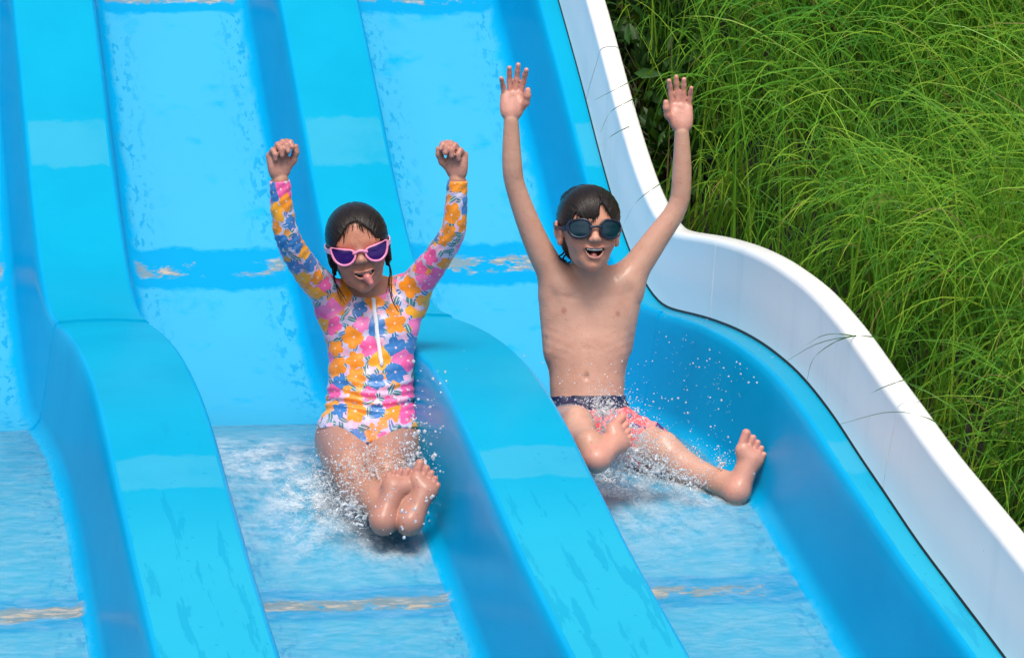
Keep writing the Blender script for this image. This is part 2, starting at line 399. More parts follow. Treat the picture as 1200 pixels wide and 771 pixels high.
for lab, pts in (
    ('short dark straight grass blade lying across the white wall near its top', [(760, 85, 9.1), (729, 101, 9.0), (696, 118, 8.95)]),
    ('pair of thin curled grass tips over the white wall, upper one', [(745, 115, 8.95), (735, 120, 8.92), (715, 132, 8.88), (704, 155, 8.86)]),
    ('thin grass tip sagging low over the white wall beside the raised hand', [(750, 143, 8.85), (730, 152, 8.8), (716, 160, 8.78), (704, 170, 8.76)]),
    ('curved grass blade hanging over the white wall behind the boy', [(800, 200, 8.6), (770, 218, 8.5), (745, 238, 8.45), (728, 268, 8.42)]),
    ('longest grass blade arching over the white wall down to the blue ledge', [(1060, 400, 7.2), (1010, 394, 7.15), (960, 402, 7.12), (917, 426, 7.1)]),
    ('grass tip drooping over the middle of the white wall', [(1030, 392, 7.25), (990, 396, 7.2), (955, 418, 7.17), (945, 448, 7.15)]),
    ('high faint grass blade bowing over the hump of the white wall', [(1030, 400, 7.3), (990, 392, 7.26), (965, 393, 7.24), (945, 404, 7.22)]),
    ('grass blade crossing the sunlit edge of the white wall at mid height', [(1090, 437, 6.9), (1060, 445, 6.85), (1030, 456, 6.82), (1010, 469, 6.8)]),
    ('long bowed grass blade reaching far across the lower white wall', [(1130, 515, 6.55), (1085, 489, 6.5), (1040, 483, 6.47), (984, 497, 6.44)]),
    ('thick yellow-green blade poking over the lower edge of the white wall', [(1180, 545, 6.4), (1130, 520, 6.38), (1100, 503, 6.36), (1076, 493, 6.34)])):
    tag(over_blade(pts), lab, 'grass blade', 'grass blades hanging over the white wall')

def make_shrub(px, py, Y, rad, n, label, ll=.07):
    c = at(px, py, Y); zb = float(bank_z(np.array(c[0]), np.array(c[1])))
    root = tag(empty('leafy_shrub', (c[0], c[1], zb)), label, 'shrub', 'leafy shrubs beside the wall')
    st = MB(); V = []; F = []; C = []
    for k in range(16):
        a = rng.random() * 6.28; e = np.array([math.cos(a) * rad * .8, math.sin(a) * rad * .8, (c[2] - zb) + rad * (rng.random() * 1.2 - .3)])
        P = spline([(0, 0, -.02), e * np.array([.35, .35, .6]), e], 6) + np.array([c[0], c[1], zb]); v, f = tube(P, np.linspace(.005, .0015, 6), 5); st.add(v, f)
    st.build('stem', plain('shrub_stem', (.06, .05, .025), .8), root)
    for k in range(n):
        d = rng.normal(size=3); d /= np.linalg.norm(d); p = c + d * rad * rng.random() ** .45 * np.array([1, 1, .95])
        a = nv(d + rng.normal(0, .5, 3) + np.array([0, -.2, -.2])); s_ = nv(np.cross(a, rng.normal(size=3))); u = np.cross(s_, a)
        L = ll * (.6 + .7 * rng.random()); w = L * .34
        if min(p[0], p[0] + a[0] * L) < XW + LED + .10: continue
        q = [p, p + a * L * .35 + s_ * w * .5 + u * .004, p + a * L * .35 - u * .003, p + a * L * .35 - s_ * w * .5 + u * .004, p + a * L * .7 + s_ * w * .36, p + a * L * .7 - u * .004, p + a * L * .7 - s_ * w * .36, p + a * L - u * .012]
        b = len(V); V += q; F += [(b, b + 1, b + 2), (b, b + 2, b + 3), (b + 1, b + 4, b + 5), (b + 1, b + 5, b + 2), (b + 2, b + 5, b + 6), (b + 2, b + 6, b + 3), (b + 4, b + 7, b + 5), (b + 5, b + 7, b + 6)]
        cc = np.array([.016, .062, .014]) * (.6 + 1.1 * rng.random()) + np.array([.012, .02, 0]) * rng.random(); C += [cc] * 8
    o = mesh_obj('foliage', np.array(V), np.array(F, np.int32), M_LEAF, root); add_attr(o, 'col', np.c_[np.array(C), np.ones(len(C))], 'FLOAT_COLOR')
make_shrub(745, 30, 9.5, .17, 420, 'dark leafy shrub at the top beside the upper end of the white wall')
make_shrub(755, 110, 9.2, .15, 380, 'dark leafy shrub left of the raised hand, below the topmost shrub')
make_shrub(790, 190, 9.0, .15, 380, 'dark leafy shrub tucked behind the boy\'s raised forearm')
make_shrub(800, 60, 9.35, .16, 420, 'dark leafy shrub above the raised open hand beside the wall')
make_shrub(830, 130, 9.1, .15, 380, 'dark leafy shrub just right of the raised open hand')
make_shrub(850, 20, 9.7, .20, 420, 'shaded leafy shrub among the grass at the top of the bank')
make_shrub(960, -5, 9.9, .20, 420, 'shaded leafy shrub at the top edge behind the tallest grass', .08)

# ------------------------------------------------------------------ bodies: smooth signed-distance modelling, one continuous surface each
def proj(V):
    d = np.asarray(V) - np.array([0, 0, ZC]); w = d @ CF
    return 600 + FPX * (d @ CR) / w, 385.5 - FPX * (d @ CU) / w
class Prim:
    def __init__(s, kind, k, tag, **p): s.kind, s.k, s.tag, s.p = kind, k, tag, p
    def bounds(s):
        p = s.p
        if s.kind == 'cone':
            r = max(p['ra'], p['rb']); return np.minimum(p['a'], p['b']) - r, np.maximum(p['a'], p['b']) + r
        e = np.sqrt(((p['ax'] * p['r'][:, None]) ** 2).sum(0)); return p['c'] - e, p['c'] + e
    def d(s, X, Y, Z):
        p = s.p
        if s.kind == 'cone':
            a, b = p['a'], p['b']; u = b - a; L = u @ u + 1e-12
            x, y, z = X - a[0], Y - a[1], Z - a[2]; t = np.clip((x * u[0] + y * u[1] + z * u[2]) / L, 0, 1)
            return np.sqrt((x - t * u[0]) ** 2 + (y - t * u[1]) ** 2 + (z - t * u[2]) ** 2) - (p['ra'] + (p['rb'] - p['ra']) * t)
        c, ax, r = p['c'], p['ax'], p['r']; x, y, z = X - c[0], Y - c[1], Z - c[2]; q0 = q1 = 0
        for i in range(3):
            q = (x * ax[i, 0] + y * ax[i, 1] + z * ax[i, 2]) / r[i]; q0 = q0 + q * q; q1 = q1 + (q / r[i]) ** 2
        q0 = np.sqrt(q0); return q0 * (q0 - 1) / (np.sqrt(q1) + 1e-9)
def cone(a, b, ra, rb, k=.02, tag='torso'): return Prim('cone', k, tag, a=np.asarray(a, float), b=np.asarray(b, float), ra=ra, rb=rb)
def ell(c, r, ax=None, k=.03, tag='torso'):
    return Prim('ell', k, tag, c=np.asarray(c, float), r=np.asarray(r, float), ax=np.array([CR, -CF, CU]) if ax is None else np.asarray(ax, float))
def chain(pts, rad, k=.015, tag='arm', n=15):
    q = spline(np.c_[np.array(pts), np.array(rad)], n); return [cone(q[i, :3], q[i + 1, :3], q[i, 3], q[i + 1, 3], .0002, tag) for i in range(n - 1)]
def smin(a, b, k):
    h = np.clip(.5 + .5 * (b - a) / k, 0, 1); return b + (a - b) * h - k * h * (1 - h)
def field(prims, lo, shape, h, pad=.05):
    """local field of a list of primitives -> slice, array"""
    bl = np.min([p.bounds()[0] for p in prims], 0) - pad; bh = np.max([p.bounds()[1] for p in prims], 0) + pad
    i0 = np.clip(np.floor((bl - lo) / h).astype(int), 0, shape); i1 = np.clip(np.ceil((bh - lo) / h).astype(int) + 1, 0, shape)
    F = np.full(i1 - i0, .06, np.float32)
    for p in prims:
        a, b = p.bounds(); a = a - .012 - p.k; b = b + .012 + p.k
        j0 = np.clip(np.floor((a - lo) / h).astype(int), i0, i1); j1 = np.clip(np.ceil((b - lo) / h).astype(int) + 1, i0, i1)
        if (j1 <= j0).any(): continue
        g = [(lo[q] + h * np.arange(j0[q], j1[q])).astype(np.float32) for q in range(3)]
        d = p.d(g[0][:, None, None], g[1][None, :, None], g[2][None, None, :]).astype(np.float32)
        sl = tuple(slice(j0[q] - i0[q], j1[q] - i0[q]) for q in range(3))
        F[sl] = smin(F[sl], d, max(p.k, 1e-4))
    return tuple(slice(i0[q], i1[q]) for q in range(3)), F
def surface(F, lo, h):
    """naive surface nets -> verts, quads"""
    s = F < 0; c = np.zeros(tuple(n - 1 for n in F.shape), np.uint8)
    for i in (0, 1):
        for j in (0, 1):
            for k in (0, 1): c += s[i:s.shape[0] - 1 + i, j:s.shape[1] - 1 + j, k:s.shape[2] - 1 + k]
    m = (c > 0) & (c < 8); I = np.argwhere(m); idx = np.full(m.shape, -1, np.int32); idx[m] = np.arange(len(I), dtype=np.int32)
    acc = np.zeros((len(I), 3)); cnt = np.zeros(len(I))
    cs = [(i, j, k) for i in (0, 1) for j in (0, 1) for k in (0, 1)]
    val = {q: F[I[:, 0] + q[0], I[:, 1] + q[1], I[:, 2] + q[2]] for q in cs}
    for a in cs:
        for ax in range(3):
            if a[ax]: continue
            b = tuple(1 if q == ax else a[q] for q in range(3)); fa, fb = val[a], val[b]; w = (fa < 0) != (fb < 0)
            t = np.where(w, fa / np.where(w, fa - fb, 1), 0); p = np.tile(np.array(a, float), (len(I), 1)); p[:, ax] += t
            acc[w] += p[w]; cnt[w] += 1
    V = lo + h * (I + acc / cnt[:, None]); Q = []
    for ax in range(3):
        u, v = (ax + 1) % 3, (ax + 2) % 3
        a = [slice(1, -1)] * 3; a[ax] = slice(0, -1); b = list(a); b[ax] = slice(1, None)
        ch = s[tuple(a)] != s[tuple(b)]; E = np.argwhere(ch); E += np.array([0 if q == ax else 1 for q in range(3)])
        def cell(du, dv):
            e = E.copy(); e[:, u] += du; e[:, v] += dv; return idx[e[:, 0], e[:, 1], e[:, 2]]
        q = np.stack([cell(-1, -1), cell(0, -1), cell(0, 0), cell(-1, 0)], 1); fl = ~s[E[:, 0], E[:, 1], E[:, 2]]; q[fl] = q[fl][:, ::-1]; Q.append(q)
    return V, np.concatenate(Q)
def vnormals(V, Q):
    n = np.cross(V[Q[:, 2]] - V[Q[:, 0]], V[Q[:, 3]] - V[Q[:, 1]]); N = np.zeros_like(V)
    for k in range(4): np.add.at(N, Q[:, k], n)
    return N / (np.linalg.norm(N, axis=1)[:, None] + 1e-12)
def sculpt(core, limbs, subs, h):
    allp = core + [p for l, _ in limbs for p in l]
    lo = np.min([p.bounds()[0] for p in allp], 0) - .03; hi = np.max([p.bounds()[1] for p in allp], 0) + .03
    shape = np.ceil((hi - lo) / h).astype(int) + 1; F = np.full(shape, .06, np.float32)
    sl, T = field(core, lo, shape, h); F[sl] = T; T = F.copy()
    for l, k in limbs:
        sl, L = field(l, lo, shape, h); F[sl] = np.minimum(F[sl], smin(T[sl], L, k))
    for p in subs:
        sl, L = field([p], lo, shape, h); F[sl] = -smin(-F[sl], np.where(L > .059, 1, L), p.k)
    V, Q = surface(F, lo, h)
    D = np.stack([p.d(V[:, 0], V[:, 1], V[:, 2]) for p in allp], 1); who = np.argmin(D, 1)
    tags = np.array([p.tag for p in allp])[who]
    return V, Q, tags
def face_relief(V, Q, tags, L, A, hc, corner):
    v = V - hc; x, y, z = v @ A[0], v @ A[1], v @ A[2]; N = vnormals(V, Q); hd = np.isin(tags, ['head', 'lip']) & (y > .02); d = np.zeros(len(V))
    for s in (-1, 1):
        a = np.array([s * .0125, -.0275]); m = np.array([s * .0225, -.040]); b = np.array([s * corner, -.060])
        for p, q in ((a, m), (m, b)):
            u = q - p; t = np.clip(((x - p[0]) * u[0] + (z - p[1]) * u[1]) / (u @ u), 0, 1); w = np.hypot(x - p[0] - t * u[0], z - p[1] - t * u[1]); d = np.minimum(d, -.0017 * np.exp(-(w / .0030) ** 2))
        d = d + .0022 * np.exp(-((x - s * .033) ** 2 + (z + .033) ** 2) / .0105 ** 2)
    d = d - .0010 * np.exp(-((x / .0028) ** 2 + ((z + .039) / .006) ** 2)) - .0012 * np.exp(-((x / .012) ** 2 + ((z + .0725) / .0035) ** 2))
    V[hd] += N[hd] * d[hd, None]
def trunk_relief(V, Q, tags):
    N = vnormals(V, Q); px, py = proj(V); m = np.isin(tags, ['torso', 'arm']) & (N @ -CF > .1); x = np.abs(px - 688); ss = lambda t: np.clip(t, 0, 1) ** 2 * (3 - 2 * np.clip(t, 0, 1))
    d = .00024 * np.sin((py + .42 * x) * .60) * np.exp(-((py - 402) / 24) ** 2) * ss((x - 10) / 14) * ss((60 - x) / 12)
    arch = py - (392 + .0105 * x * x); d = d - .0024 * ss(arch / 18) * ss((470 - py) / 40)
    d = d - .0016 * np.exp(-(x / 5) ** 2) * ss((py - 345) / 10) * ss((400 - py) / 16) - .0014 * np.exp(-(x / 6) ** 2) * ss((py - 400) / 10) * ss((462 - py) / 14)
    d = d - .0060 * np.exp(-((px - 687) / 3.2) ** 2 - ((py - 441) / 4.5) ** 2) + .0018 * np.exp(-((px - 687) / 9.) ** 2 - ((py - 443) / 10.) ** 2)
    for ax, ay in ((648, 347), (738, 342)): d = d - .0050 * np.exp(-((px - ax) / 7) ** 2 - ((py - ay) / 11) ** 2)
    for ax, ay, sx in ((668, 349, 1), (710, 348, -1)): d = d - .0013 * np.exp(-((px - ax) / 16) ** 2 - ((py - ay - sx * .14 * (px - ax)) / 3.6) ** 2)
    for ax in (663, 716): d = d + .0020 * np.exp(-((px - ax) / 17) ** 2 - ((py - 368) / 12) ** 2)
    V[m] += N[m] * d[m, None]
def garment(V, Q, mask, off, name, mat, parent, uv=None, wr=None, inset=.004):
    """a cloth shell over the masked part of a body, hems turned in"""
    fm = mask[Q].all(1); q = Q[fm]; N = vnormals(V, Q); used = np.unique(q); mp = np.full(len(V), -1); mp[used] = np.arange(len(used)); q = mp[q]
    v = V[used].copy(); n = N[used]
    e = np.concatenate([q[:, [k, (k + 1) % 4]] for k in range(4)]); key = e[:, 0].astype(np.int64) * len(v) + e[:, 1]; rev = e[:, 1].astype(np.int64) * len(v) + e[:, 0]
    be = e[~np.isin(key, rev)]
    for _ in range(14):                                   # even out the hem line
        acc = np.zeros_like(v); c = np.zeros(len(v))
        np.add.at(acc, be[:, 0], v[be[:, 1]]); np.add.at(acc, be[:, 1], v[be[:, 0]]); np.add.at(c, be[:, 0], 1); np.add.at(c, be[:, 1], 1)
        b = c > 0; v[b] = .5 * v[b] + .5 * acc[b] / c[b][:, None]
    o_ = off + (wr(v) if wr is not None else 0.); outer = v + n * np.asarray(o_).reshape(-1, 1) if np.ndim(o_) else v + n * o_
    bv = np.unique(be); ring = v[bv] - n[bv] * inset; mr = np.full(len(v), -1); mr[bv] = len(v) + np.arange(len(bv))
    rim = np.stack([be[:, 1], be[:, 0], mr[be[:, 0]], mr[be[:, 1]]], 1)
    o = mesh_obj(name, np.vstack([outer, ring]), np.vstack([q, rim]), mat, parent)
    if uv is not None: u = uv(used); add_attr(o, 'pr', np.vstack([u, u[bv]]), 'FLOAT_VECTOR')
    return o

def skin_mat(name):
    t = NT(name); c = t.attr('col').outputs['Color']; pos = t.n('ShaderNodeNewGeometry').outputs['Position']
    m = t.noise(pos, 30, 6, .68); c = t.mix(t.math('MULTIPLY', t.smooth(m, .35, .7), .34), c, t.mix(1., c, (.46, .20, .14, 1)))
    t.set(t.p.inputs['Base Color'], c)
    t.p.inputs['Roughness'].default_value = .50; t.p.inputs['Specular IOR Level'].default_value = .38
    t.p.inputs['Subsurface Weight'].default_value = .30; t.p.inputs['Subsurface Radius'].default_value = (.012, .004, .002); t.p.inputs['Subsurface Scale'].default_value = 1.
    t.p.inputs['Coat Weight'].default_value = .2; t.p.inputs['Coat Roughness'].default_value = .13
    b = t.bump(t.noise(pos, 420, 3), .12, .0008); vo = t.n('ShaderNodeTexVoronoi'); t.set(vo.inputs['Vector'], pos); vo.inputs['Scale'].default_value = 110
    drop = t.smooth(vo.outputs['Distance'], .26, .05); b = t.bump(t.noise(pos, 70, 4, .6), .35, .003, b); b = t.bump(drop, .5, .0016, b)
    t.set(t.p.inputs['Normal'], b); return t.m
M_SKIN = skin_mat('wet_skin')
def hair_mat():
    t = NT('wet_dark_hair'); a = t.attr('hs').outputs['Vector']
    n = t.noise(t.vmath('MULTIPLY', a, (1., 1., .12)), 420, 3, .7)
    t.set(t.p.inputs['Base Color'], t.mix(t.smooth(n, .35, .7), (.005, .004, .0035, 1), (.024, .015, .010, 1)))
    t.p.inputs['Roughness'].default_value = .36; t.p.inputs['Specular IOR Level'].default_value = .32
    t.set(t.p.inputs['Normal'], t.bump(n, .8, .003)); return t.m
M_HAIR = hair_mat()
M_TOOTH = plain('tooth_enamel', (.86, .84, .78), .3); M_TONGUE = plain('tongue', (.50, .16, .15), .3, coat=.3)
M_EYEW = plain('eye_white', (.75, .72, .70), .15); M_IRIS = plain('iris', (.05, .03, .02), .1)

def head_frame(c, roll, yaw, pitch=0.):
    Rh = math.cos(roll) * CR + math.sin(roll) * CU; Uh = math.cos(roll) * CU - math.sin(roll) * CR; Fh = -CF
    Fh, Rh = math.cos(yaw) * Fh + math.sin(yaw) * Rh, math.cos(yaw) * Rh - math.sin(yaw) * Fh
    Fh, Uh = math.cos(pitch) * Fh + math.sin(pitch) * Uh, math.cos(pitch) * Uh - math.sin(pitch) * Fh
    A = np.array([Rh, Fh, Uh]); c = np.asarray(c, float)
    return (lambda x, y, z: c + x * Rh + y * Fh + z * Uh), A, c
def head_prims(L, A, ears):
    E = lambda c, r, k=.02, t='head': ell(L(*c), r, A, k, t)
    P = [E((0, -.014, .028), (.061, .084, .066)), E((0, .018, -.018), (.0495, .061, .070), .03), E((0, .030, .034), (.050, .052, .048), .03),
         E((0, .054, -.080), (.016, .018, .015), .025), E((.021, .026, -.056), (.018, .028, .020), .02), E((-.021, .026, -.056), (.018, .028, .020), .02),
         E((.031, .052, -.030), (.019, .020, .018), .018), E((-.031, .052, -.030), (.019, .020, .018), .018)]
    P += [cone(L(0, .077, .002), L(0, .0895, -.022), .0055, .0078, .012, 'nose'), E((0, .0905, -.0245), (.0082, .0078, .0070), .006, 'nose'),
          E((.0092, .0835, -.0265), (.0058, .007, .0052), .006, 'nose'), E((-.0092, .0835, -.0265), (.0058, .007, .0052), .006, 'nose'),
          cone(L(-.036, .064, .013), L(-.012, .076, .014), .007, .006, .015, 'head'), cone(L(.036, .064, .013), L(.012, .076, .014), .007, .006, .015, 'head')]
    if ears:
        for s in (-1, 1):
            P += [E((s * .064, -.006, -.008), (.007, .016, .024), .008, 'ear'), E((s * .070, -.013, .002), (.006, .014, .020), .006, 'ear'), E((s * .064, .000, -.027), (.006, .009, .009), .006, 'ear')]
    return P
def hand_prims(w, u, f, side, curl, sc=1., spread=.10):
    """open or curled hand; w wrist, u along the hand, f out of the palm, side = direction of the thumb"""
    u = nv(u); f = nv(f - u * (f @ u)); s = nv(side - u * (side @ u) - f * (side @ f)); P = []; q = .062 * sc
    P += [cone(w - u * .012, w + u * .016 * sc, .0165 * sc, .0170 * sc, .012, 'hand')]
    for k, x in enumerate((.021, .0075, -.006, -.0195)):
        P.append(cone(w + u * .012 * sc + s * x * .62 * sc, w + u * (q - (.006 if k == 3 else .001 if k == 2 else 0)) + s * x * sc, .0115 * sc, .0098 * sc, .009, 'hand'))
    P.append(ell(w + u * .030 * sc + s * .018 * sc + f * .006, (.013 * sc, .010 * sc, .020 * sc), np.array([s, f, u]), .012, 'hand'))
    P.append(ell(w + u * .028 * sc - s * .016 * sc + f * .004, (.011 * sc, .009 * sc, .021 * sc), np.array([s, f, u]), .012, 'hand'))
    fingers = []
    for k, (x, Ls) in enumerate(((.021, (.027, .018, .014)), (.0075, (.030, .020, .015)), (-.006, (.028, .018, .014)), (-.0195, (.022, .014, .012)))):
        b = w + u * (q - (.006 if k == 3 else .001 if k == 2 else 0)) + s * x * sc; ang = 0.; fan = x / .02 * spread; G = []
        r = .0082 * sc if k < 3 else .0072 * sc
        if curl[0][0] < .5: Ls = tuple(l * 1.15 for l in Ls); r *= .92
        for j, l in enumerate(Ls):
            ang += curl[k][j]; d = nv((u * math.cos(ang) + f * math.sin(ang)) + s * fan * (1 if abs(ang) < 1.2 else -.3)); e = b + d * l * sc
            G.append(cone(b, e, r, r * .93, .004, 'finger' if j < 2 else 'fingertip')); b = e; r *= .93
        fingers.append(G)
    b = w + u * .020 * sc + s * .020 * sc + f * .004; G = []
    for l, d, r in ((.026, u * .72 + s * .55 + f * .42, .0098), (.020, u * (.85 if curl[0][0] < .9 else .75) + s * (.18 if curl[0][0] < .9 else -.35) + f * .45, .0088), (.014, u * .9 + s * (.05 if curl[0][0] < .9 else -.6) + f * .2, .0078)):
        e = b + nv(d) * l * sc; G.append(cone(b, e, r * sc, r * .92 * sc, .006, 'finger')); b = e
    fingers.append(G)
    return P, fingers
def foot_prims(heel, u, n, big, ankle, sc=1.):
    """sole with its normal n towards the viewer; big = side of the big toe"""
    u = nv(u); n = nv(n - u * (n @ u)); s = nv(big - u * (big @ u) - n * (big @ n)); A = np.array([s, n, u]); P = []
    h = heel - n * .018
    P += [ell(h + u * .024 * sc, (.026 * sc, .022, .027 * sc), A, .02, 'sole'), cone(h + u * .03 * sc - s * .006, h + u * .105 * sc - s * .006 - n * .003, .022 * sc, .024 * sc, .02, 'sole'),
          ell(h + u * .122 * sc + s * .017 * sc, (.020 * sc, .015, .021 * sc), A, .014, 'sole'), ell(h + u * .112 * sc - s * .019 * sc, (.017 * sc, .013, .022 * sc), A, .014, 'sole'),
          cone(h + u * .035 * sc - n * .018, h + u * .115 * sc - n * .010, .022 * sc, .014 * sc, .02, 'foot'), cone(h + u * .028 * sc - n * .012, ankle, .023 * sc, .027, .02, 'foot')]
    toes = []
    for x, y0, l, r in ((.024, .146, .026, .0112), (.0065, .143, .024, .0082), (-.007, .138, .021, .0076), (-.019, .131, .018, .0070), (-.029, .121, .015, .0066)):
        a = h + u * (y0 - .012) * sc + s * x * sc; b = h + u * (y0 + l * .55) * sc + s * x * 1.06 * sc + n * .004
        toes.append([cone(a, b, r * sc, r * .95 * sc, .004, 'toe')])
    return P, toes

def hair_mesh(name, L, A, hc, carve, extra, h, parent, thick=.0075):
    E = lambda c, r, k=.02: ell(L(*c), r, A, k, 'hair')
    P = [E((0, -.014, .028), (.061 + thick, .084 + thick, .066 + thick)), E((0, .030, .034), (.050 + thick * .9, .052 + thick * .7, .048 + thick * .8), .03)] + extra(L, E)
    lo = np.min([p.bounds()[0] for p in P], 0) - .01; hi = np.max([p.bounds()[1] for p in P], 0) + .01; shape = np.ceil((hi - lo) / h).astype(int) + 1
    F = np.full(shape, .06, np.float32); sl, T = field(P, lo, shape, h); F[sl] = T
    g = np.stack(np.meshgrid(*[lo[q] + h * np.arange(shape[q]) for q in range(3)], indexing='ij'), -1) - hc
    x, y, z = g @ A[0], g @ A[1], g @ A[2]
    th = np.arctan2(x, np.maximum(z + .03, .01)); F += (.0003 * np.sin(th * 46 + 3 * np.sin(y * 30)) + .0003 * np.sin(th * 87 + y * 25)).astype(np.float32)
    F = np.maximum(F, carve(x, y, z).astype(np.float32)); V, Q = surface(F, lo, h)
    o = mesh_obj(name, V, Q, M_HAIR, parent); v = V - hc; lx, ly, lz = v @ A[0], v @ A[1], v @ A[2]
    add_attr(o, 'hs', np.stack([np.arctan2(lx, np.maximum(lz + .03, .01)) * .07, np.zeros_like(lx), ly], 1), 'FLOAT_VECTOR'); return o
def strands(name, curves, parent, r=.0009):
    mb = MB()
    for c in curves:
        P = spline(c, 9); v, f = tube(P, np.linspace(r, r * .35, 9), 5); mb.add(v, f)
    o = mb.build(name, M_HAIR, parent); add_attr(o, 'hs', np.array(mb.v), 'FLOAT_VECTOR'); return o
def colours(V, tags, base, marks):
    """natural skin colour per vertex: redder hands, feet, cheeks; marks = (centre, radius, colour, weight)"""
    C = np.tile(np.array(base), (len(V), 1))
    for t, c in (('hand', (.58, .29, .23)), ('finger', (.58, .27, .21)), ('fingertip', (.62, .29, .24)), ('sole', (.56, .27, .20)), ('toe', (.60, .26, .20)), ('nose', (.60, .29, .21)), ('ear', (.58, .26, .19)), ('foot', (.50, .27, .19))):
        C[tags == t] = np.array(c) * (np.array(base).sum() / 1.08)
    C[tags == 'head'] = np.array(base) * np.array([1.14, .90, .80])
    for c, r, col, w in marks:
        d = np.linalg.norm(V - c, axis=1) / r; a = np.clip(1.5 - d, 0, 1)[:, None] * w; C = C * (1 - a) + np.array(col) * a
    return np.c_[C, np.ones(len(C))]
def soften(V, Q, C, n=2):
    e = np.concatenate([Q[:, [0, 1]], Q[:, [1, 2]], Q[:, [2, 3]], Q[:, [3, 0]]])
    for _ in range(n):
        a = np.zeros_like(C); c = np.zeros(len(C)); np.add.at(a, e[:, 0], C[e[:, 1]]); np.add.at(c, e[:, 0], 1); C = .4 * C + .6 * a / c[:, None]
    return C
def mouth_shape(L, A, cx, cz, w, top, drop, tilt, y0):
    """open smile: nearly flat upper lip, deep lower lip, raised corners -> lip chain, cavity cuts"""
    def pt(x, z, y=0.): return (cx + x * math.cos(tilt) - z * math.sin(tilt), y0 - 10 * x * x + y, cz + x * math.sin(tilt) + z * math.cos(tilt))
    up_ = lambda x: top + .10 * abs(x) + .0008 * math.cos(x / w * 6.3); dn_ = lambda x: up_(x) - .001 - drop * (1 - (x / w) ** 2) ** .7
    xs = np.linspace(-w, w, 11); ring = [pt(x, up_(x) + .0022, -.0012) for x in xs] + [pt(x, dn_(x) - .0026, -.0010) for x in xs[::-1]]
    lips = [cone(L(*ring[k]), L(*ring[(k + 1) % len(ring)]), .0027, .0027, .005, 'lip') for k in range(len(ring))]
    cuts = []
    for x in np.linspace(-w * .93, w * .93, 11):
        a, b = up_(x), dn_(x); c = pt(x, (a + b) / 2); cuts.append(ell(L(c[0], c[1] - .006, c[2]), (.0034, .022, max((a - b) / 2, .0012)), A, .0012, 'cavity'))
    return ring, lips, cuts
def cavity_mask(V, cuts):
    return np.min([c.d(V[:, 0], V[:, 1], V[:, 2]) for c in cuts], 0) < .0010

HV = .0027                                  # voxel of the bodies
def eyes(L, A, parent, x=.031, z=-.004):
    for s in (-1, 1):
        me = MB(); bm = bmesh.new(); bmesh.ops.create_uvsphere(bm, u_segments=16, v_segments=10, radius=.0105); c = L(s * x, .0615, z)
        me.add([c + np.array(v.co) for v in bm.verts], [[v.index for v in f.verts] for f in bm.faces]); bm.free(); e = me.build('eye', M_EYEW, parent)
        bm = bmesh.new(); bmesh.ops.create_uvsphere(bm, u_segments=14, v_segments=8, radius=.0048); ii = MB(); c = L(s * x, .0685, z)
        ii.add([c + np.array(v.co) for v in bm.verts], [[v.index for v in f.verts] for f in bm.faces]); bm.free(); o = ii.build('iris', M_IRIS, None)
        o.parent = e; o.matrix_parent_inverse = Matrix.Identity(4)

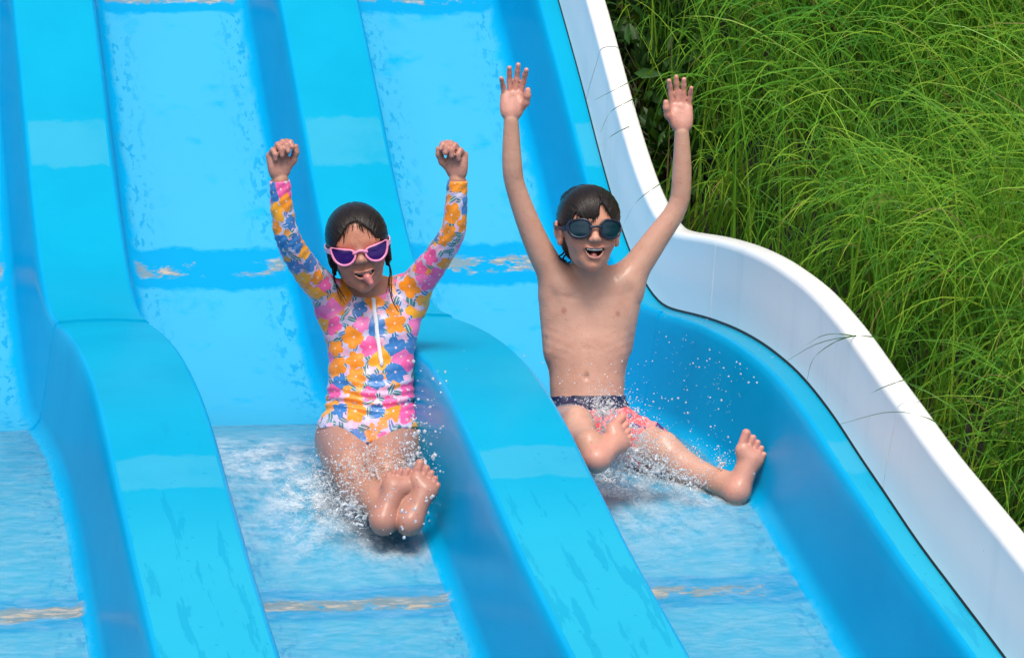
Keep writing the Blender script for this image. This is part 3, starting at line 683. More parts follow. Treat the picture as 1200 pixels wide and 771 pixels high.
# ------------------------------------------------------------------ the girl
def floral_mat():
    t = NT('floral_swim_fabric'); a = t.attr('pr').outputs['Vector']; u0, v0, _ = t.xyz(a)
    col = t.mix(t.noise(a, 30, 2), (.48, .45, .66, 1), (.60, .53, .68, 1))
    def layer(col, scale, off, ramp, rad, petals, depth, leaf=False, rnd=.75):
        vec = t.vmath('ADD', a, (off, off * .7, 0.)); vo = t.n('ShaderNodeTexVoronoi', voronoi_dimensions='2D'); t.set(vo.inputs['Vector'], vec)
        vo.inputs['Scale'].default_value = scale; vo.inputs['Randomness'].default_value = rnd
        d = t.vmath('SUBTRACT', vec, vo.outputs['Position']); x, y, _ = t.xyz(d); cr, cg, cb = t.xyz(vo.outputs['Color'])
        ang = t.math('ADD', t.math('ARCTAN2', y, x), t.math('MULTIPLY', cg, 6.283)); r = t.vmath('LENGTH', d, out=1)
        if leaf:
            cx = t.math('MULTIPLY', r, t.math('COSINE', ang)); cy = t.math('MULTIPLY', r, t.math('SINE', ang))
            e = t.math('SQRT', t.math('ADD', t.math('POWER', t.math('DIVIDE', cx, rad), 2.), t.math('POWER', t.math('DIVIDE', cy, rad * .38), 2.)))
            m = t.smooth(e, 1.06, .94); vein = t.smooth(t.math('ABSOLUTE', cy), .0003, .0009)
            c = t.ramp(cb, ramp); c = t.mix(vein, (.62, .66, .70, 1), c)
        else:
            rr = t.math('MULTIPLY', t.math('MULTIPLY_ADD', cb, .5, .75), rad)
            pet = t.math('MULTIPLY_ADD', t.math('ABSOLUTE', t.math('COSINE', t.math('MULTIPLY', ang, petals / 2.))), depth, 1 - depth)
            e = t.math('DIVIDE', r, t.math('MULTIPLY', rr, pet)); m = t.smooth(e, 1.05, .96)
            c = t.ramp(cr, ramp)
            ln = t.math('ABSOLUTE', t.math('SINE', t.math('MULTIPLY', ang, petals / 2.))); lines = t.math('MULTIPLY', t.smooth(ln, .14, .05), t.smooth(e, .95, .6))
            c = t.mix(t.math('MULTIPLY', lines, .3), c, t.mix(.5, c, (.85, .72, .70, 1)))
            c = t.mix(t.smooth(e, .13, .08), c, (.80, .58, .55, 1))
        return t.mix(m, col, c)
    pinks = ((0, (.86, .10, .34)), (.27, (.84, .26, .006)), (.54, (.03, .18, .48)), (.76, (.86, .36, .01)), (.88, (.84, .17, .46)))
    leafc = ((0, (.035, .16, .19)), (.5, (.05, .22, .24)), (.75, (.03, .16, .42)))
    col = layer(col, 40, .317, leafc, .012, 0, 0, True, .9)
    col = layer(col, 38, .11, ((0, (.80, .42, .58)), (.5, (.84, .30, .02)), (.75, (.62, .40, .62))), .011, 5, .35)
    col = layer(col, 33, .73, leafc, .013, 0, 0, True, .9)
    col = layer(col, 25, 0., pinks, .0218, 5, .34)
    t.set(t.p.inputs['Base Color'], col); t.p.inputs['Roughness'].default_value = .42; t.p.inputs['Sheen Weight'].default_value = .1
    t.p.inputs['Coat Weight'].default_value = .12; t.p.inputs['Coat Roughness'].default_value = .25
    t.set(t.p.inputs['Normal'], t.bump(t.noise(a, 900, 2), .1, .0006)); return t.m
M_FLORAL = floral_mat()

def lens_ring(L, cx, cz, mir, out, yfun, n=40):
    P = spline(list(out) + [out[0]], n + 1)[:-1]
    return [(cx + mir * p[0], yfun(cx + mir * p[0]), cz + p[1]) for p in P]
def goggles(name, L, outline, cx, cz, yfun, fw, mats, label, strap_pts, bridge, depth=.010, wing=None):
    g = tag(empty(name, tuple(L(0, .09, 0))), label, 'goggles')
    for s in (-1, 1):
        o = [np.array(p) for p in outline]; c = np.mean(o, 0); big = [c + (p - c) * (1 + fw / max(np.linalg.norm(p - c), 1e-3)) for p in o]
        inn = lens_ring(L, s * cx, cz, s, outline, yfun); ot = lens_ring(L, s * cx, cz, s, big, yfun); n = len(inn)
        rows = [[(x, y - depth, z) for x, y, z in inn], inn, [((a[0] * .7 + b[0] * .3), a[1] + .0022, a[2] * .7 + b[2] * .3) for a, b in zip(inn, ot)],
                [((a[0] * .3 + b[0] * .7), a[1] + .0022, a[2] * .3 + b[2] * .7) for a, b in zip(inn, ot)], ot, [(x, y - depth, z) for x, y, z in ot]]
        V = [L(*p) for r in rows for p in r]
        F = [(i * n + k, i * n + (k + 1) % n, ((i + 1) % 6) * n + (k + 1) % n, ((i + 1) % 6) * n + k) for i in range(6) for k in range(n)]
        mesh_obj('frame', np.array(V), np.array(F, np.int32), mats[0], g)
        cen = np.mean(inn, 0); V = [L(*(cen + np.array([0, .0015, 0])))]; F = []
        for j, q in enumerate((.35, .7, 1.0)):
            V += [L(*(cen + (np.array(p) - cen) * q + np.array([0, .0015 * (1 - q * q) - (.0006 if q == 1 else 0), 0]))) for p in inn]
        F = [(0, 1 + k, 1 + (k + 1) % n, 0) for k in range(n)]
        Fq = [(0, 1 + k, 1 + (k + 1) % n) for k in range(n)] + [(1 + j * n + k, 1 + (j + 1) * n + k, 1 + (j + 1) * n + (k + 1) % n, 1 + j * n + (k + 1) % n) for j in range(2) for k in range(n)]
        mesh_obj('lens', np.array(V), Fq, mats[1], g)
    v, f = tube(spline([L(*p) for p in bridge], 9), .0032, 8); mesh_obj('bridge', np.array(v), f, mats[0], g)
    for s in (-1, 1):
        P = spline([L(s * x, y, z) for x, y, z in strap_pts], 22); V = []
        up = L(0, 0, 1) - L(0, 0, 0); t_ = np.gradient(P, axis=0)
        for i, p in enumerate(P):
            o = nv(np.cross(t_[i], up)) * s; w = .0048 if i > 3 else .0062
            V += [p - up * w + o * .0014, p + up * w + o * .0014, p + up * w - o * .0014, p - up * w - o * .0014]
        F = [(i * 4 + k, i * 4 + (k + 1) % 4, i * 4 + 4 + (k + 1) % 4, i * 4 + 4 + k) for i in range(len(P) - 1) for k in range(4)] + [(3, 2, 1, 0), tuple(len(P) * 4 - 4 + k for k in range(4))]
        mesh_obj('strap', np.array(V), F, mats[2], g, smooth=False)
    return g
def lens_mat(name, col, mixf):
    t = NT(name); t.p.inputs['Base Color'].default_value = (*col, 1); t.p.inputs['Roughness'].default_value = .06; t.p.inputs['Specular IOR Level'].default_value = .4
    t.p.inputs['Coat Weight'].default_value = .2; t.p.inputs['Coat Roughness'].default_value = .05
    tr = t.n('ShaderNodeBsdfTransparent'); tr.inputs[0].default_value = (*[c ** .5 for c in col], 1)
    mx = t.n('ShaderNodeMixShader'); lw = t.n('ShaderNodeLayerWeight'); lw.inputs[0].default_value = .3
    t.set(mx.inputs[0], t.math('MULTIPLY_ADD', lw.outputs['Fresnel'], .2, mixf, clamp=True))
    t.t.links.new(tr.outputs[0], mx.inputs[1]); t.t.links.new(t.p.outputs[0], mx.inputs[2]); t.t.links.new(mx.outputs[0], t.out.inputs[0]); return t.m

def make_girl():
    Y0 = 7.38
    g = tag(empty('person', tuple(at(433, 555, Y0))), 'child in a floral long-sleeved swimsuit and pink goggles sliding with both fists raised', 'person')
    up = CU; fw = -CF
    core = [ell(at(433, 514, 7.38), (.101, .078, .078), tag='torso'), ell(at(434, 470, 7.385), (.092, .070, .07), tag='torso', k=.05), ell(at(435, 428, 7.40), (.088, .066, .08), tag='torso', k=.05),
            ell(at(435, 383, 7.42), (.101, .074, .075), tag='torso', k=.05), cone(at(396, 357, 7.43), at(476, 351, 7.43), .040, .040, .05, 'torso'),
            cone(at(434, 352, 7.43), at(428, 330, 7.41), .040, .036, .02, 'neck'), cone(at(434, 346, 7.44), at(400, 353, 7.44), .026, .03, .03, 'torso'), cone(at(434, 344, 7.44), at(472, 347, 7.44), .026, .03, .03, 'torso')]
    L, A, hc = head_frame(at(420, 291.5, 7.37), R(8.5), R(4), R(-3))
    head = head_prims(L, A, False)
    ring, lips, cuts = mouth_shape(L, A, .003, -.0530, .0200, .0005, .0085, R(3), .0800); head += lips
    subs = cuts + [ell(L(.0052, .089, -.0320), (.002, .004, .002), A, .002), ell(L(-.0052, .089, -.0320), (.002, .004, .002), A, .002)]
    arms = []; armax = []
    for sh, m1, el, m2, wr, sgn in (((393, 352, 7.42), (366, 325, 7.36), (340, 286, 7.29), (331, 250, 7.27), (328, 212, 7.26), -1), ((478, 346, 7.42), (503, 315, 7.36), (529, 276, 7.29), (534, 246, 7.27), (536, 212, 7.26), 1)):
        pts = [at(*q) for q in (sh, m1, el, m2, wr)]
        arms.append(chain(pts, (.036, .030, .0245, .0215, .0185), .007, 'arm')); armax.append(pts)
    limbs = [(head, .012), (arms[0], .035), (arms[1], .035)]
    fist = [(.62, 1.15, .8), (.78, 1.3, .85), (.92, 1.4, .9), (1.05, 1.45, .9)]
    for pts, ud, sd in ((armax[0], up * 1. - CR * .12, CR * 1. - fw * .55), (armax[1], up * 1. + CR * .02, -CR * 1. - fw * .5)):
        w = pts[-1]; f = fw * .8 + CR * (.55 if pts is armax[0] else -.55)
        P, G = hand_prims(w + ud * .006, ud, f, sd, fist, .89, .04)
        limbs.append((P, .02)); limbs += [(q, .006) for q in G]
    legs = []
    for hip, kn, an, heel, sgn in (((404, 516, 7.36), (412, 550, 7.10), (441, 588, 6.945), (446, 621, 6.865), -1), ((463, 514, 7.36), (453, 548, 7.09), (471, 586, 6.935), (475, 621, 6.855), 1)):
        h_, k_, a_ = at(*hip), at(*kn), at(*an); mid = (k_ + a_) / 2 + np.array([0, .03, -.015])
        legs.append((chain([h_, (h_ * .45 + k_ * .55), k_, mid, a_], (.066, .058, .045, .043, .029), .008, 'leg'), .03))
        legs[-1][0].append(ell(k_ + up * .024 + fw * .012, (.020, .014, .020), k=.018, tag='leg'))
        P, T = foot_prims(at(*heel), up * .86 + CR * .34 - fw * .30, fw * .9 - up * .1 - CR * .05, CR * (-sgn), a_, .92)
        legs[-1] = (legs[-1][0] + P, .03); legs += [(q, .006) for q in T]
    V, Q, tags = sculpt(core, limbs + legs, subs, HV); face_relief(V, Q, tags, L, A, hc, .0255)
    marks = [(L(*p), .0042, (.30, .085, .075), .75) for p in ring] + [(L(.034, .066, -.03), .022, (.40, .16, .12), .45), (L(-.034, .066, -.03), .022, (.40, .16, .12), .45)]
    C = colours(V, tags, (.43, .218, .148), marks)
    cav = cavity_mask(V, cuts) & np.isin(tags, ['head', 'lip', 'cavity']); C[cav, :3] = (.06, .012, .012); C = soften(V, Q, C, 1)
    body = mesh_obj('body', V, Q, M_SKIN, g); add_attr(body, 'col', C, 'FLOAT_COLOR')
    # swimsuit
    px, py = proj(V)
    line = np.interp(px, [360, 376, 395, 413, 430, 447, 470, 489, 500], [500, 503, 499, 508, 521, 511, 502, 502, 500])
    back = (V @ CF) > (at(433, 500, 7.42) @ CF)
    mask = (tags == 'torso') | (tags == 'arm') | ((tags == 'leg') & back & (py < 540)) | ((tags == 'leg') & (py < 530))
    mask &= (py < line) | (back & (tags == 'torso'))
    hd = (V - hc); mask &= ~np.isin(tags, ['neck', 'head', 'hand', 'finger', 'foot', 'sole', 'toe'])
    for pts in armax:
        ax = nv(pts[-1] - pts[-2]); mask &= ~((np.linalg.norm(V - pts[-1], axis=1) < .06) & ((V - pts[-1]) @ ax > .002))
    def uv(used):
        v = V[used]; t = tags[used]; U = np.stack([(v - at(433, 430, 7.4)) @ CR, (v - at(433, 430, 7.4)) @ CU, np.zeros(len(v))], 1)
        for k, pts in enumerate(armax):
            for i in range(4):
                pass
            near = (t == 'arm') & (((v - at(434, 350, 7.4)) @ CR) * (-1 if k == 0 else 1) > 0)
            best = np.full(len(v), 1e9); cum = 0.; uu = np.zeros((len(v), 2))
            for i in range(4):
                a, b = pts[i], pts[i + 1]; d = b - a; Ln = np.linalg.norm(d); d = d / Ln; s = nv(np.cross(d, fw)); e = np.cross(s, d)
                tt = (v - a) @ d; q = v - a - tt[:, None] * d; dist = np.linalg.norm(q, axis=1) + np.maximum(0, np.maximum(-tt, tt - Ln)) * 2
                w = dist < best; best[w] = dist[w]; an = np.arctan2(q @ s, q @ e)
                uu[w] = np.stack([an * .030, cum + tt], 1)[w]; cum += Ln
            U[near, 0] = uu[near, 0] + .4 + .5 * k; U[near, 1] = uu[near, 1] + .3
        return U
    def wr(v):
        x, y = proj(v); a = np.exp(-((y - 474) / 26.) ** 2); tors = np.exp(-((x - 433) / 62.) ** 4)
        f = .0026 * np.sin((y - 4 * np.sin(x * .06)) * .62) * a + .0012 * np.sin(y * .33 + x * .09) + .0007 * np.sin(x * .31 - y * .17)
        arm = np.where((x < 375) | (x > 495), .0007 * np.sin(y * .42 + x * .5 + 2 * np.sin(y * .11)) + .0005 * np.sin(y * .27 - x * .3), 0); return f * tors + arm + .0004
    suit = garment(V, Q, mask, .0030, 'swimsuit', M_FLORAL, g, uv, wr); suit['label'] = 'floral print swimsuit in pink, orange and blue'
    # zip down the chest
    mz = plain('white_zip', (.74, .76, .80), .35); pts = []
    N = vnormals(V, Q); sel = np.where((tags == 'torso') & (N @ fw > .3))[0]
    for k in range(16):
        yv = 350 + (424 - 350) * k / 15; xv = 437 + 9 * k / 15; j = sel[np.argmin((px[sel] - xv) ** 2 + (py[sel] - yv) ** 2)]; pts.append(V[j] + N[j] * .0052)
    pts = np.array(pts); pts[1:-1] = (pts[:-2] + pts[1:-1] + pts[2:]) / 3
    VV = []
    for p in pts: VV += [p - CR * .0042, p - CR * .0018 + fw * .0012, p + CR * .0018 + fw * .0012, p + CR * .0042]
    F = [(4 * i + k, 4 * i + k + 1, 4 * i + 5 + k, 4 * i + 4 + k) for i in range(15) for k in range(3)]
    z = mesh_obj('zip', np.array(VV), np.array(F, np.int32)[:, ::-1], mz, None); z.parent = suit
    b = bmesh.new(); bmesh.ops.create_uvsphere(b, u_segments=10, v_segments=6, radius=1.); VV = [pts[-1] + CR * v.co.x * .0045 + fw * (v.co.y * .003 + .002) + up * v.co.z * .010 for v in b.verts]
    zp = mesh_obj('zip_pull', np.array(VV), [[v.index for v in f.verts] for f in b.faces], mz, None); b.free(); zp.parent = suit
    # hair: wet, parted in the middle, tucked back
    def carve(x, y, z):
        arch = .062 - np.clip(np.abs(x + .003) / .052, 0, 1.3) ** 1.7 * .062 + .0015 * np.sin(x * 260)
        return np.minimum(np.minimum(arch - z, y - .006 + .25 * np.clip(-z, 0, .1)), .02)
    def extra(L, E):
        return [E((0, -.055, -.03), (.052, .045, .06), .03)] + [q for s in (-1, 1) for q in (cone(L(s * .058, .004, .0), L(s * .060, .002, -.055), .013, .008, .01, 'hair'), cone(L(s * .060, .002, -.05), L(s * .054, .010, -.085), .008, .004, .008, 'hair'))]
    hair_mesh('hair', L, A, hc, carve, extra, .0022, g)
    rs = random.Random(3); cur = []
    for k in range(46):
        x = rs.uniform(-.05, .05); zt = .064 - (abs(x + .003) / .052) ** 1.7 * .062; ln = rs.uniform(.006, .03); sx = (1 if x > 0 else -1) * rs.uniform(0, .01)
        yb = .030 + .052 * math.sqrt(max(0, 1 - (x / .056) ** 2)); cur.append([L(x * .9, yb * .86, zt + .012), L(x, yb * .97 + .004, zt), L(x + sx * .5, yb * .985 + .006, zt - ln * .5), L(x + sx, yb * .99 + .0055, zt - ln)])
    for s in (-1, 1):
        for k in range(9):
            a = rs.uniform(-.006, .006); cur.append([L(s * .060, .004 + a, -.03), L(s * (.062 + a * .4), .010 + a, -.06), L(s * .056 + a, .020, -.085), L(s * .050 + a * 1.5, .034 + a, -.10 - rs.random() * .02)])
    for k in range(5):
        a = rs.uniform(-.004, .004); cur.append([L(.058, .008 + a, -.07), at(456 + a * 300, 330, 7.335), at(460 + a * 500, 350, 7.335), at(469 + a * 900, 366, 7.34)])
    strands('loose_hair', cur, g, .0011); loc = []
    for k in range(150):
        s_ = rs.choice((-1, 1)); y0 = rs.uniform(-.075, .062); kk_ = math.sqrt(max(.02, 1 - ((y0 - 0) / .0905) ** 2)); e = rs.uniform(60, 100) if y0 < .012 else rs.uniform(30, 46); c = []
        for a in np.linspace(rs.uniform(1, 8), e, 5): c.append(L(s_ * .0685 * kk_ * math.sin(R(a)), -.014 + y0 - .010 * math.sin(R(a)) + rs.uniform(-.0015, .0015), .028 + .0738 * kk_ * math.cos(R(a))))
        loc.append(c)
    strands('wet_locks', loc, g, .0017)
    # tongue and teeth
    sl = [cone(L(.002, .060, -.060), L(.008, .084, -.0635), .0085, .0085, .006, 't'), cone(L(.008, .084, -.0635), L(.0135, .0885, -.0755), .0085, .0065, .006, 't')]
    lo = np.min([p.bounds()[0] for p in sl], 0) - .006; hi = np.max([p.bounds()[1] for p in sl], 0) + .006; sh = np.ceil((hi - lo) / .0014).astype(int) + 1
    F = np.full(sh, .06, np.float32); s_, T = field(sl, lo, sh, .0014); F[s_] = T; v, q = surface(F, lo, .0014); mesh_obj('tongue', v, q, M_TONGUE, g)
    teeth(L, g, .003, -.0533, 6, .0755, .0045)
    eyes(L, A, g)
    # goggles
    pink = plain('pink_silicone', (.86, .27, .46), .3); pale = plain('pale_pink_strap', (.84, .45, .60), .35); lens = lens_mat('violet_lens', (.035, .012, .16), .72)
    outl = [(-.0185, .001), (-.013, .0075), (.0, .0095), (.012, .0135), (.0235, .0165), (.0225, .004), (.017, -.008), (.006, -.0155), (-.007, -.0145), (-.016, -.0075)]
    outl = [(x * 1.08, z * 1.12) for x, z in outl]
    goggles('swim_goggles', L, outl, .0335, -.0095, lambda x: .0925 - 5.2 * x * x, .0052, (pink, lens, pale), 'pink cat-eye swim goggles with violet lenses on the girl\'s face',
            [(.056, .072, .003), (.064, .050, .004), (.0695, .02, .006), (.0715, -.02, .012), (.062, -.06, .018), (.03, -.094, .022), (.0, -.102, .024)], [(-.016, .0915, -.008), (0, .0945, -.003), (.016, .0915, -.008)])
    return V
def teeth(L, parent, cx, cz, n, y0, h=.0052, w=.0052):
    for k in range(n):
        x = cx + (k - (n - 1) / 2) * w; hh = h * (1.05 - .35 * ((k - (n - 1) / 2) / (n / 2)) ** 2); b = bmesh.new(); bmesh.ops.create_cube(b, size=1.); bmesh.ops.bevel(b, geom=b.edges[:], offset=.08, segments=2, affect='EDGES')
        V = [L(x + v.co.x * w * 1.16, y0 - 11 * (x - cx) ** 2 + v.co.y * .003, cz - hh * .5 + .003 + v.co.z * hh) for v in b.verts]
        mesh_obj('tooth', np.array(V), [[v.index for v in f.verts] for f in b.faces], M_TOOTH, parent); b.free()
GIRL = make_girl()

# ------------------------------------------------------------------ the boy
def trunks_mat():
    t = NT('coral_swim_shorts'); a = t.attr('pr').outputs['Vector']; x, y, z = t.xyz(a)
    n = t.noise(a, 26, 3, .6); n2 = t.noise(t.vmath('ADD', a, (3.1, 1.7, 0.)), 34, 2, .5)
    c = t.mix(t.smooth(n, .5, .56), (.80, .12, .13, 1), (.84, .27, .25, 1)); c = t.mix(t.smooth(n2, .60, .63), c, (.09, .06, .22, 1))
    band = t.smooth(z, -.001, .001); navy = t.mix(t.math('GREATER_THAN', t.noise(a, 170, 1), .66), (.012, .014, .055, 1), (.35, .36, .45, 1))
    t.set(t.p.inputs['Base Color'], t.mix(band, c, navy)); t.p.inputs['Roughness'].default_value = .5; t.p.inputs['Coat Weight'].default_value = .15
    t.set(t.p.inputs['Normal'], t.bump(t.noise(a, 500, 2), .15, .0008)); return t.m
def make_boy():
    g = tag(empty('person', tuple(at(692, 550, 7.45))), 'bare-chested child in coral swim shorts and dark goggles with both open hands raised', 'person')
    up = CU; fw = -CF
    core = [ell(at(690, 503, 7.45), (.090, .072, .078)), ell(at(688, 458, 7.464), (.083, .059, .075), k=.04), ell(at(688, 422, 7.476), (.085, .061, .07), k=.04), ell(at(688, 402, 7.486), (.089, .064, .07), k=.04), ell(at(689, 374, 7.50), (.102, .070, .080), k=.03),
            cone(at(660, 341, 7.51), at(727, 338, 7.51), .044, .044, .05),
            cone(at(692, 338, 7.51), at(692, 306, 7.485), .042, .038, .02, 'neck'), cone(at(690, 334, 7.52), at(662, 338, 7.52), .026, .028, .03, 'torso'), cone(at(694, 333, 7.52), at(724, 336, 7.52), .026, .028, .03, 'torso'),
            cone(at(650, 352, 7.51), at(655, 408, 7.50), .026, .027, .03), cone(at(735, 348, 7.51), at(726, 405, 7.50), .026, .027, .03)]
    L, A, hc = head_frame(at(689.5, 270, 7.43), R(-1), R(9), R(2))
    head = head_prims(L, A, True)
    ring, lips, cuts = mouth_shape(L, A, .001, -.0470, .0195, .0005, .0165, R(1), .0790); head += lips
    subs = cuts + [ell(L(.0052, .089, -.0320), (.002, .004, .002), A, .002), ell(L(-.0052, .089, -.0320), (.002, .004, .002), A, .002)]
    limbs = [(head, .012)]; wr = []
    for pts_, sg in ((((654, 332, 7.505), (628, 283, 7.50), (605, 222, 7.49), (600, 190, 7.48), (599, 141, 7.47)), -1), (((735, 328, 7.505), (766, 284, 7.50), (794, 242, 7.49), (799, 205, 7.48), (799, 155, 7.47)), 1)):
        pts = [at(*q) for q in pts_]; limbs.append((chain(pts, (.036, .0290, .0228, .0222, .0165), .007, 'arm'), .035)); wr.append((pts, sg))
    for pts, sg in wr:
        ud = nv(up + CR * (.04 if sg < 0 else -.03)); cu = [(.20, .25, .2), (.16, .2, .15), (.18, .2, .15), (.26, .25, .2)] if sg > 0 else [(.30, .3, .2), (.18, .2, .2), (.2, .3, .2), (.35, .45, .3)]
        P, G = hand_prims(pts[-1] + ud * .004, ud, fw + up * .1, CR * (-sg), cu, .90, .17 if sg < 0 else .12); limbs.append((P, .02)); limbs += [(q, .006) for q in G]
    # image-right leg stretched out along the lane
    h_, k_, a_ = at(722, 511, 7.42), at(778, 528, 7.27), at(846, 566, 7.145)
    P, T = foot_prims(at(861, 588, 7.075), up * .93 + CR * .34 - fw * .12, fw * .95 + CR * .1 - up * .05, -CR, a_, .94)
    legR = chain([h_, h_ * .5 + k_ * .5, k_, k_ * .6 + a_ * .4 + np.array([0, .02, -.012]), a_], (.060, .051, .039, .037, .0245), .008, 'leg') + P
    # image-left leg bent, knee towards the viewer, sole up
    h2, k2, a2 = at(664, 507, 7.42), at(676, 497, 7.17), at(690, 520, 7.035)
    P2, T2 = foot_prims(at(698, 541, 6.965), up * .50 + CR * .52 - fw * .62, fw * .9 - up * .1, CR * .5 + up, a2, .93)
    legL = chain([h2, h2 * .5 + k2 * .5, k2, k2 * .5 + a2 * .5 + np.array([0, .012, -.012]), a2], (.060, .051, .039, .037, .026), .008, 'leg') + P2
    legR.append(ell(k_ + up * .022 + fw * .010, (.021, .014, .019), k=.018, tag='leg')); legL.append(ell(k2 + up * .018 + fw * .020, (.019, .016, .019), k=.018, tag='leg'))
    limbs += [(legR, .03), (legL, .03)] + [(q, .006) for q in T + T2]
    V, Q, tags = sculpt(core, limbs, subs, HV); face_relief(V, Q, tags, L, A, hc, .0250); trunk_relief(V, Q, tags)
    N = vnormals(V, Q); px, py = proj(V)
    def on_chest(x, y):
        s = np.where((tags == 'torso') & (N @ fw > .3))[0]; return V[s[np.argmin((px[s] - x) ** 2 + (py[s] - y) ** 2)]]
    marks = [(L(*p), .0042, (.40, .115, .10), .75) for p in ring] + [(L(.034, .066, -.03), .024, (.52, .20, .15), .55), (L(-.034, .066, -.03), .024, (.52, .20, .15), .55),
             (on_chest(661, 364), .0065, (.36, .14, .10), .8), (on_chest(724, 368), .0065, (.36, .14, .10), .8), (on_chest(687, 441), .006, (.38, .19, .13), .5), (on_chest(640, 395), .006, (.25, .13, .09), .5)]
    C = colours(V, tags, (.55, .32, .24), marks)
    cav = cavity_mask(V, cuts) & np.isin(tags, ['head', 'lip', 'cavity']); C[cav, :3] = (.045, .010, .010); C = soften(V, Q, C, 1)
    body = mesh_obj('body', V, Q, M_SKIN, g); add_attr(body, 'col', C, 'FLOAT_COLOR')
    # shorts
    waist = at(691, 463, 7.40)[2]
    tR = (V - h_) @ nv(k_ - h_); tL = (V - h2) @ nv(k2 - h2)
    mask = np.isin(tags, ['torso', 'leg']) & (py > 463.5 - .02 * (px - 690)) & (V[:, 1] > 6.9)
    side = (V - at(691, 500, 7.45)) @ CR
    rleg = (np.linalg.norm(np.cross(V - h_, nv(k_ - h_)), axis=1) < .085) & (tags == 'leg') & (px > 693); lleg = (tags == 'leg') & ~rleg
    mask &= ~(rleg & (tR > .125)) & ~(lleg & (tL > .055)) & ~((tags == 'leg') & (np.linalg.norm(V - a_, axis=1) < .3) & (tR > .125))
    def uv(used):
        v = V[used]; return np.stack([(v - h_) @ CR, (v - h_) @ CU, v[:, 2] - (waist - .034)], 1)
    def wrk(v):
        x, y = proj(v); return .0015 * np.sin(x * .42 + y * .15) + .0012 * np.sin(x * .2 - y * .33) + .002 * np.clip((y - 475) / 30, 0, 1)
    sh = garment(V, Q, mask, .0050, 'swim_shorts', trunks_mat(), g, uv, wrk, .002); sh['label'] = 'coral pink swim shorts with a navy waistband'
    # hair: short, wet, fringe combed down to the goggles
    fx = [-.062, -.050, -.042, -.034, -.024, -.012, 0., .008, .011, .016, .026, .038, .048, .062]; fz = [.000, .012, .034, .024, .022, .019, .020, .026, .056, .054, .040, .022, .008, -.004]
    def carve(x, y, z):
        return np.minimum(np.minimum(np.interp(x, fx, fz) + .002 * np.sin(x * 420) - z, y + .004 + .4 * np.clip(z - .0, -.06, .02)), .02)
    def extra(L, E): return [E((0, -.052, -.022), (.050, .045, .055), .03)] + [cone(L(s * .060, .002, .01), L(s * .061, .004, -.022), .009, .003, .01, 'hair') for s in (-1, 1)]
    hair_mesh('hair', L, A, hc, carve, extra, .0022, g, .0085)
    rs = random.Random(5); cur = []
    for k in range(70):
        x = rs.uniform(-.056, .056); zt = float(np.interp(x, fx, fz)) + .006; ln = rs.uniform(.006, .018); yb = .030 + .052 * math.sqrt(max(0, 1 - (x / .060) ** 2)); dx = -.35 * rs.random() * ln if x < .01 else .5 * rs.random() * ln
        cur.append([L(x - dx, yb * .93 + .004, zt + .018), L(x, yb * .99 + .006, zt + .004), L(x + dx * .6, yb * 1.0 + .008, zt - ln * .5), L(x + dx, yb * 1.0 + .0075, zt - ln)])
    strands('fringe', cur, g, .0012); loc = []
    for k in range(150):
        x0 = rs.uniform(-.056, .056); kk_ = math.sqrt(max(.03, 1 - (x0 / .0695) ** 2)); zl = float(np.interp(x0, fx, fz)); emax = math.degrees(math.acos(max(-1, min(1, (zl - .028) / (.0748 * kk_))))); e = min(rs.uniform(.8, 1.02) * emax, 88); c = []; sw = rs.uniform(-.004, .010)
        for a in np.linspace(rs.uniform(-60, -5), e, 6): c.append(L(x0 - sw * (1 - (a + 60) / 150), -.014 + .0925 * kk_ * math.sin(R(a)) + (.002 if a > 40 else 0), .028 + .0752 * kk_ * math.cos(R(a))))
        loc.append(c)
    strands('wet_locks', loc, g, .0018)
    teeth(L, g, .001, -.0470, 8, .0768, .0058, .0042)
    sl = [cone(L(.001, .05, -.064), L(.001, .064, -.0605), .010, .008, .006, 't')]
    lo = sl[0].bounds()[0] - .006; hi = sl[0].bounds()[1] + .006; s3 = np.ceil((hi - lo) / .0016).astype(int) + 1; F = np.full(s3, .06, np.float32); s_, T_ = field(sl, lo, s3, .0016); F[s_] = T_
    v, q = surface(F, lo, .0016); mesh_obj('tongue', v, q, M_TONGUE, g)
    eyes(L, A, g)
    navy = plain('navy_silicone', (.006, .014, .034), .3); lens = lens_mat('teal_mirror_lens', (.002, .026, .045), .90)
    outl = [(-.0165, .006), (-.010, .0135), (.0, .0150), (.012, .0135), (.0205, .008), (.0205, -.004), (.015, -.0125), (.004, -.0165), (-.008, -.0145), (-.0155, -.006)]
    outl = [(x * 1.12, z * 1.10) for x, z in outl]
    gg = goggles('swim_goggles', L, outl, .0322, -.001, lambda x: .0935 - 5.6 * x * x, .0055, (navy, lens, navy), 'dark navy swim goggles with teal lenses on the boy\'s face',
            [(.054, .074, .000), (.064, .050, .000), (.0715, .02, .002), (.0745, -.012, .006), (.066, -.06, .016), (.03, -.094, .022), (.0, -.104, .024)], [(-.015, .0925, .000), (0, .0950, .003), (.015, .0925, .000)])
    for pts in ([(664, 292, 7.50), (659, 298, 7.49), (655, 301, 7.48), (661, 305, 7.48), (664, 306, 7.48)], [(665, 296, 7.49), (660, 303, 7.485), (664, 308, 7.48), (669, 307, 7.48)]):
        v, f = tube(spline([at(*p) for p in pts], 14), .0022, 6); mesh_obj('strap_end', np.array(v), f, navy, gg)
    return V
BOY = make_boy()

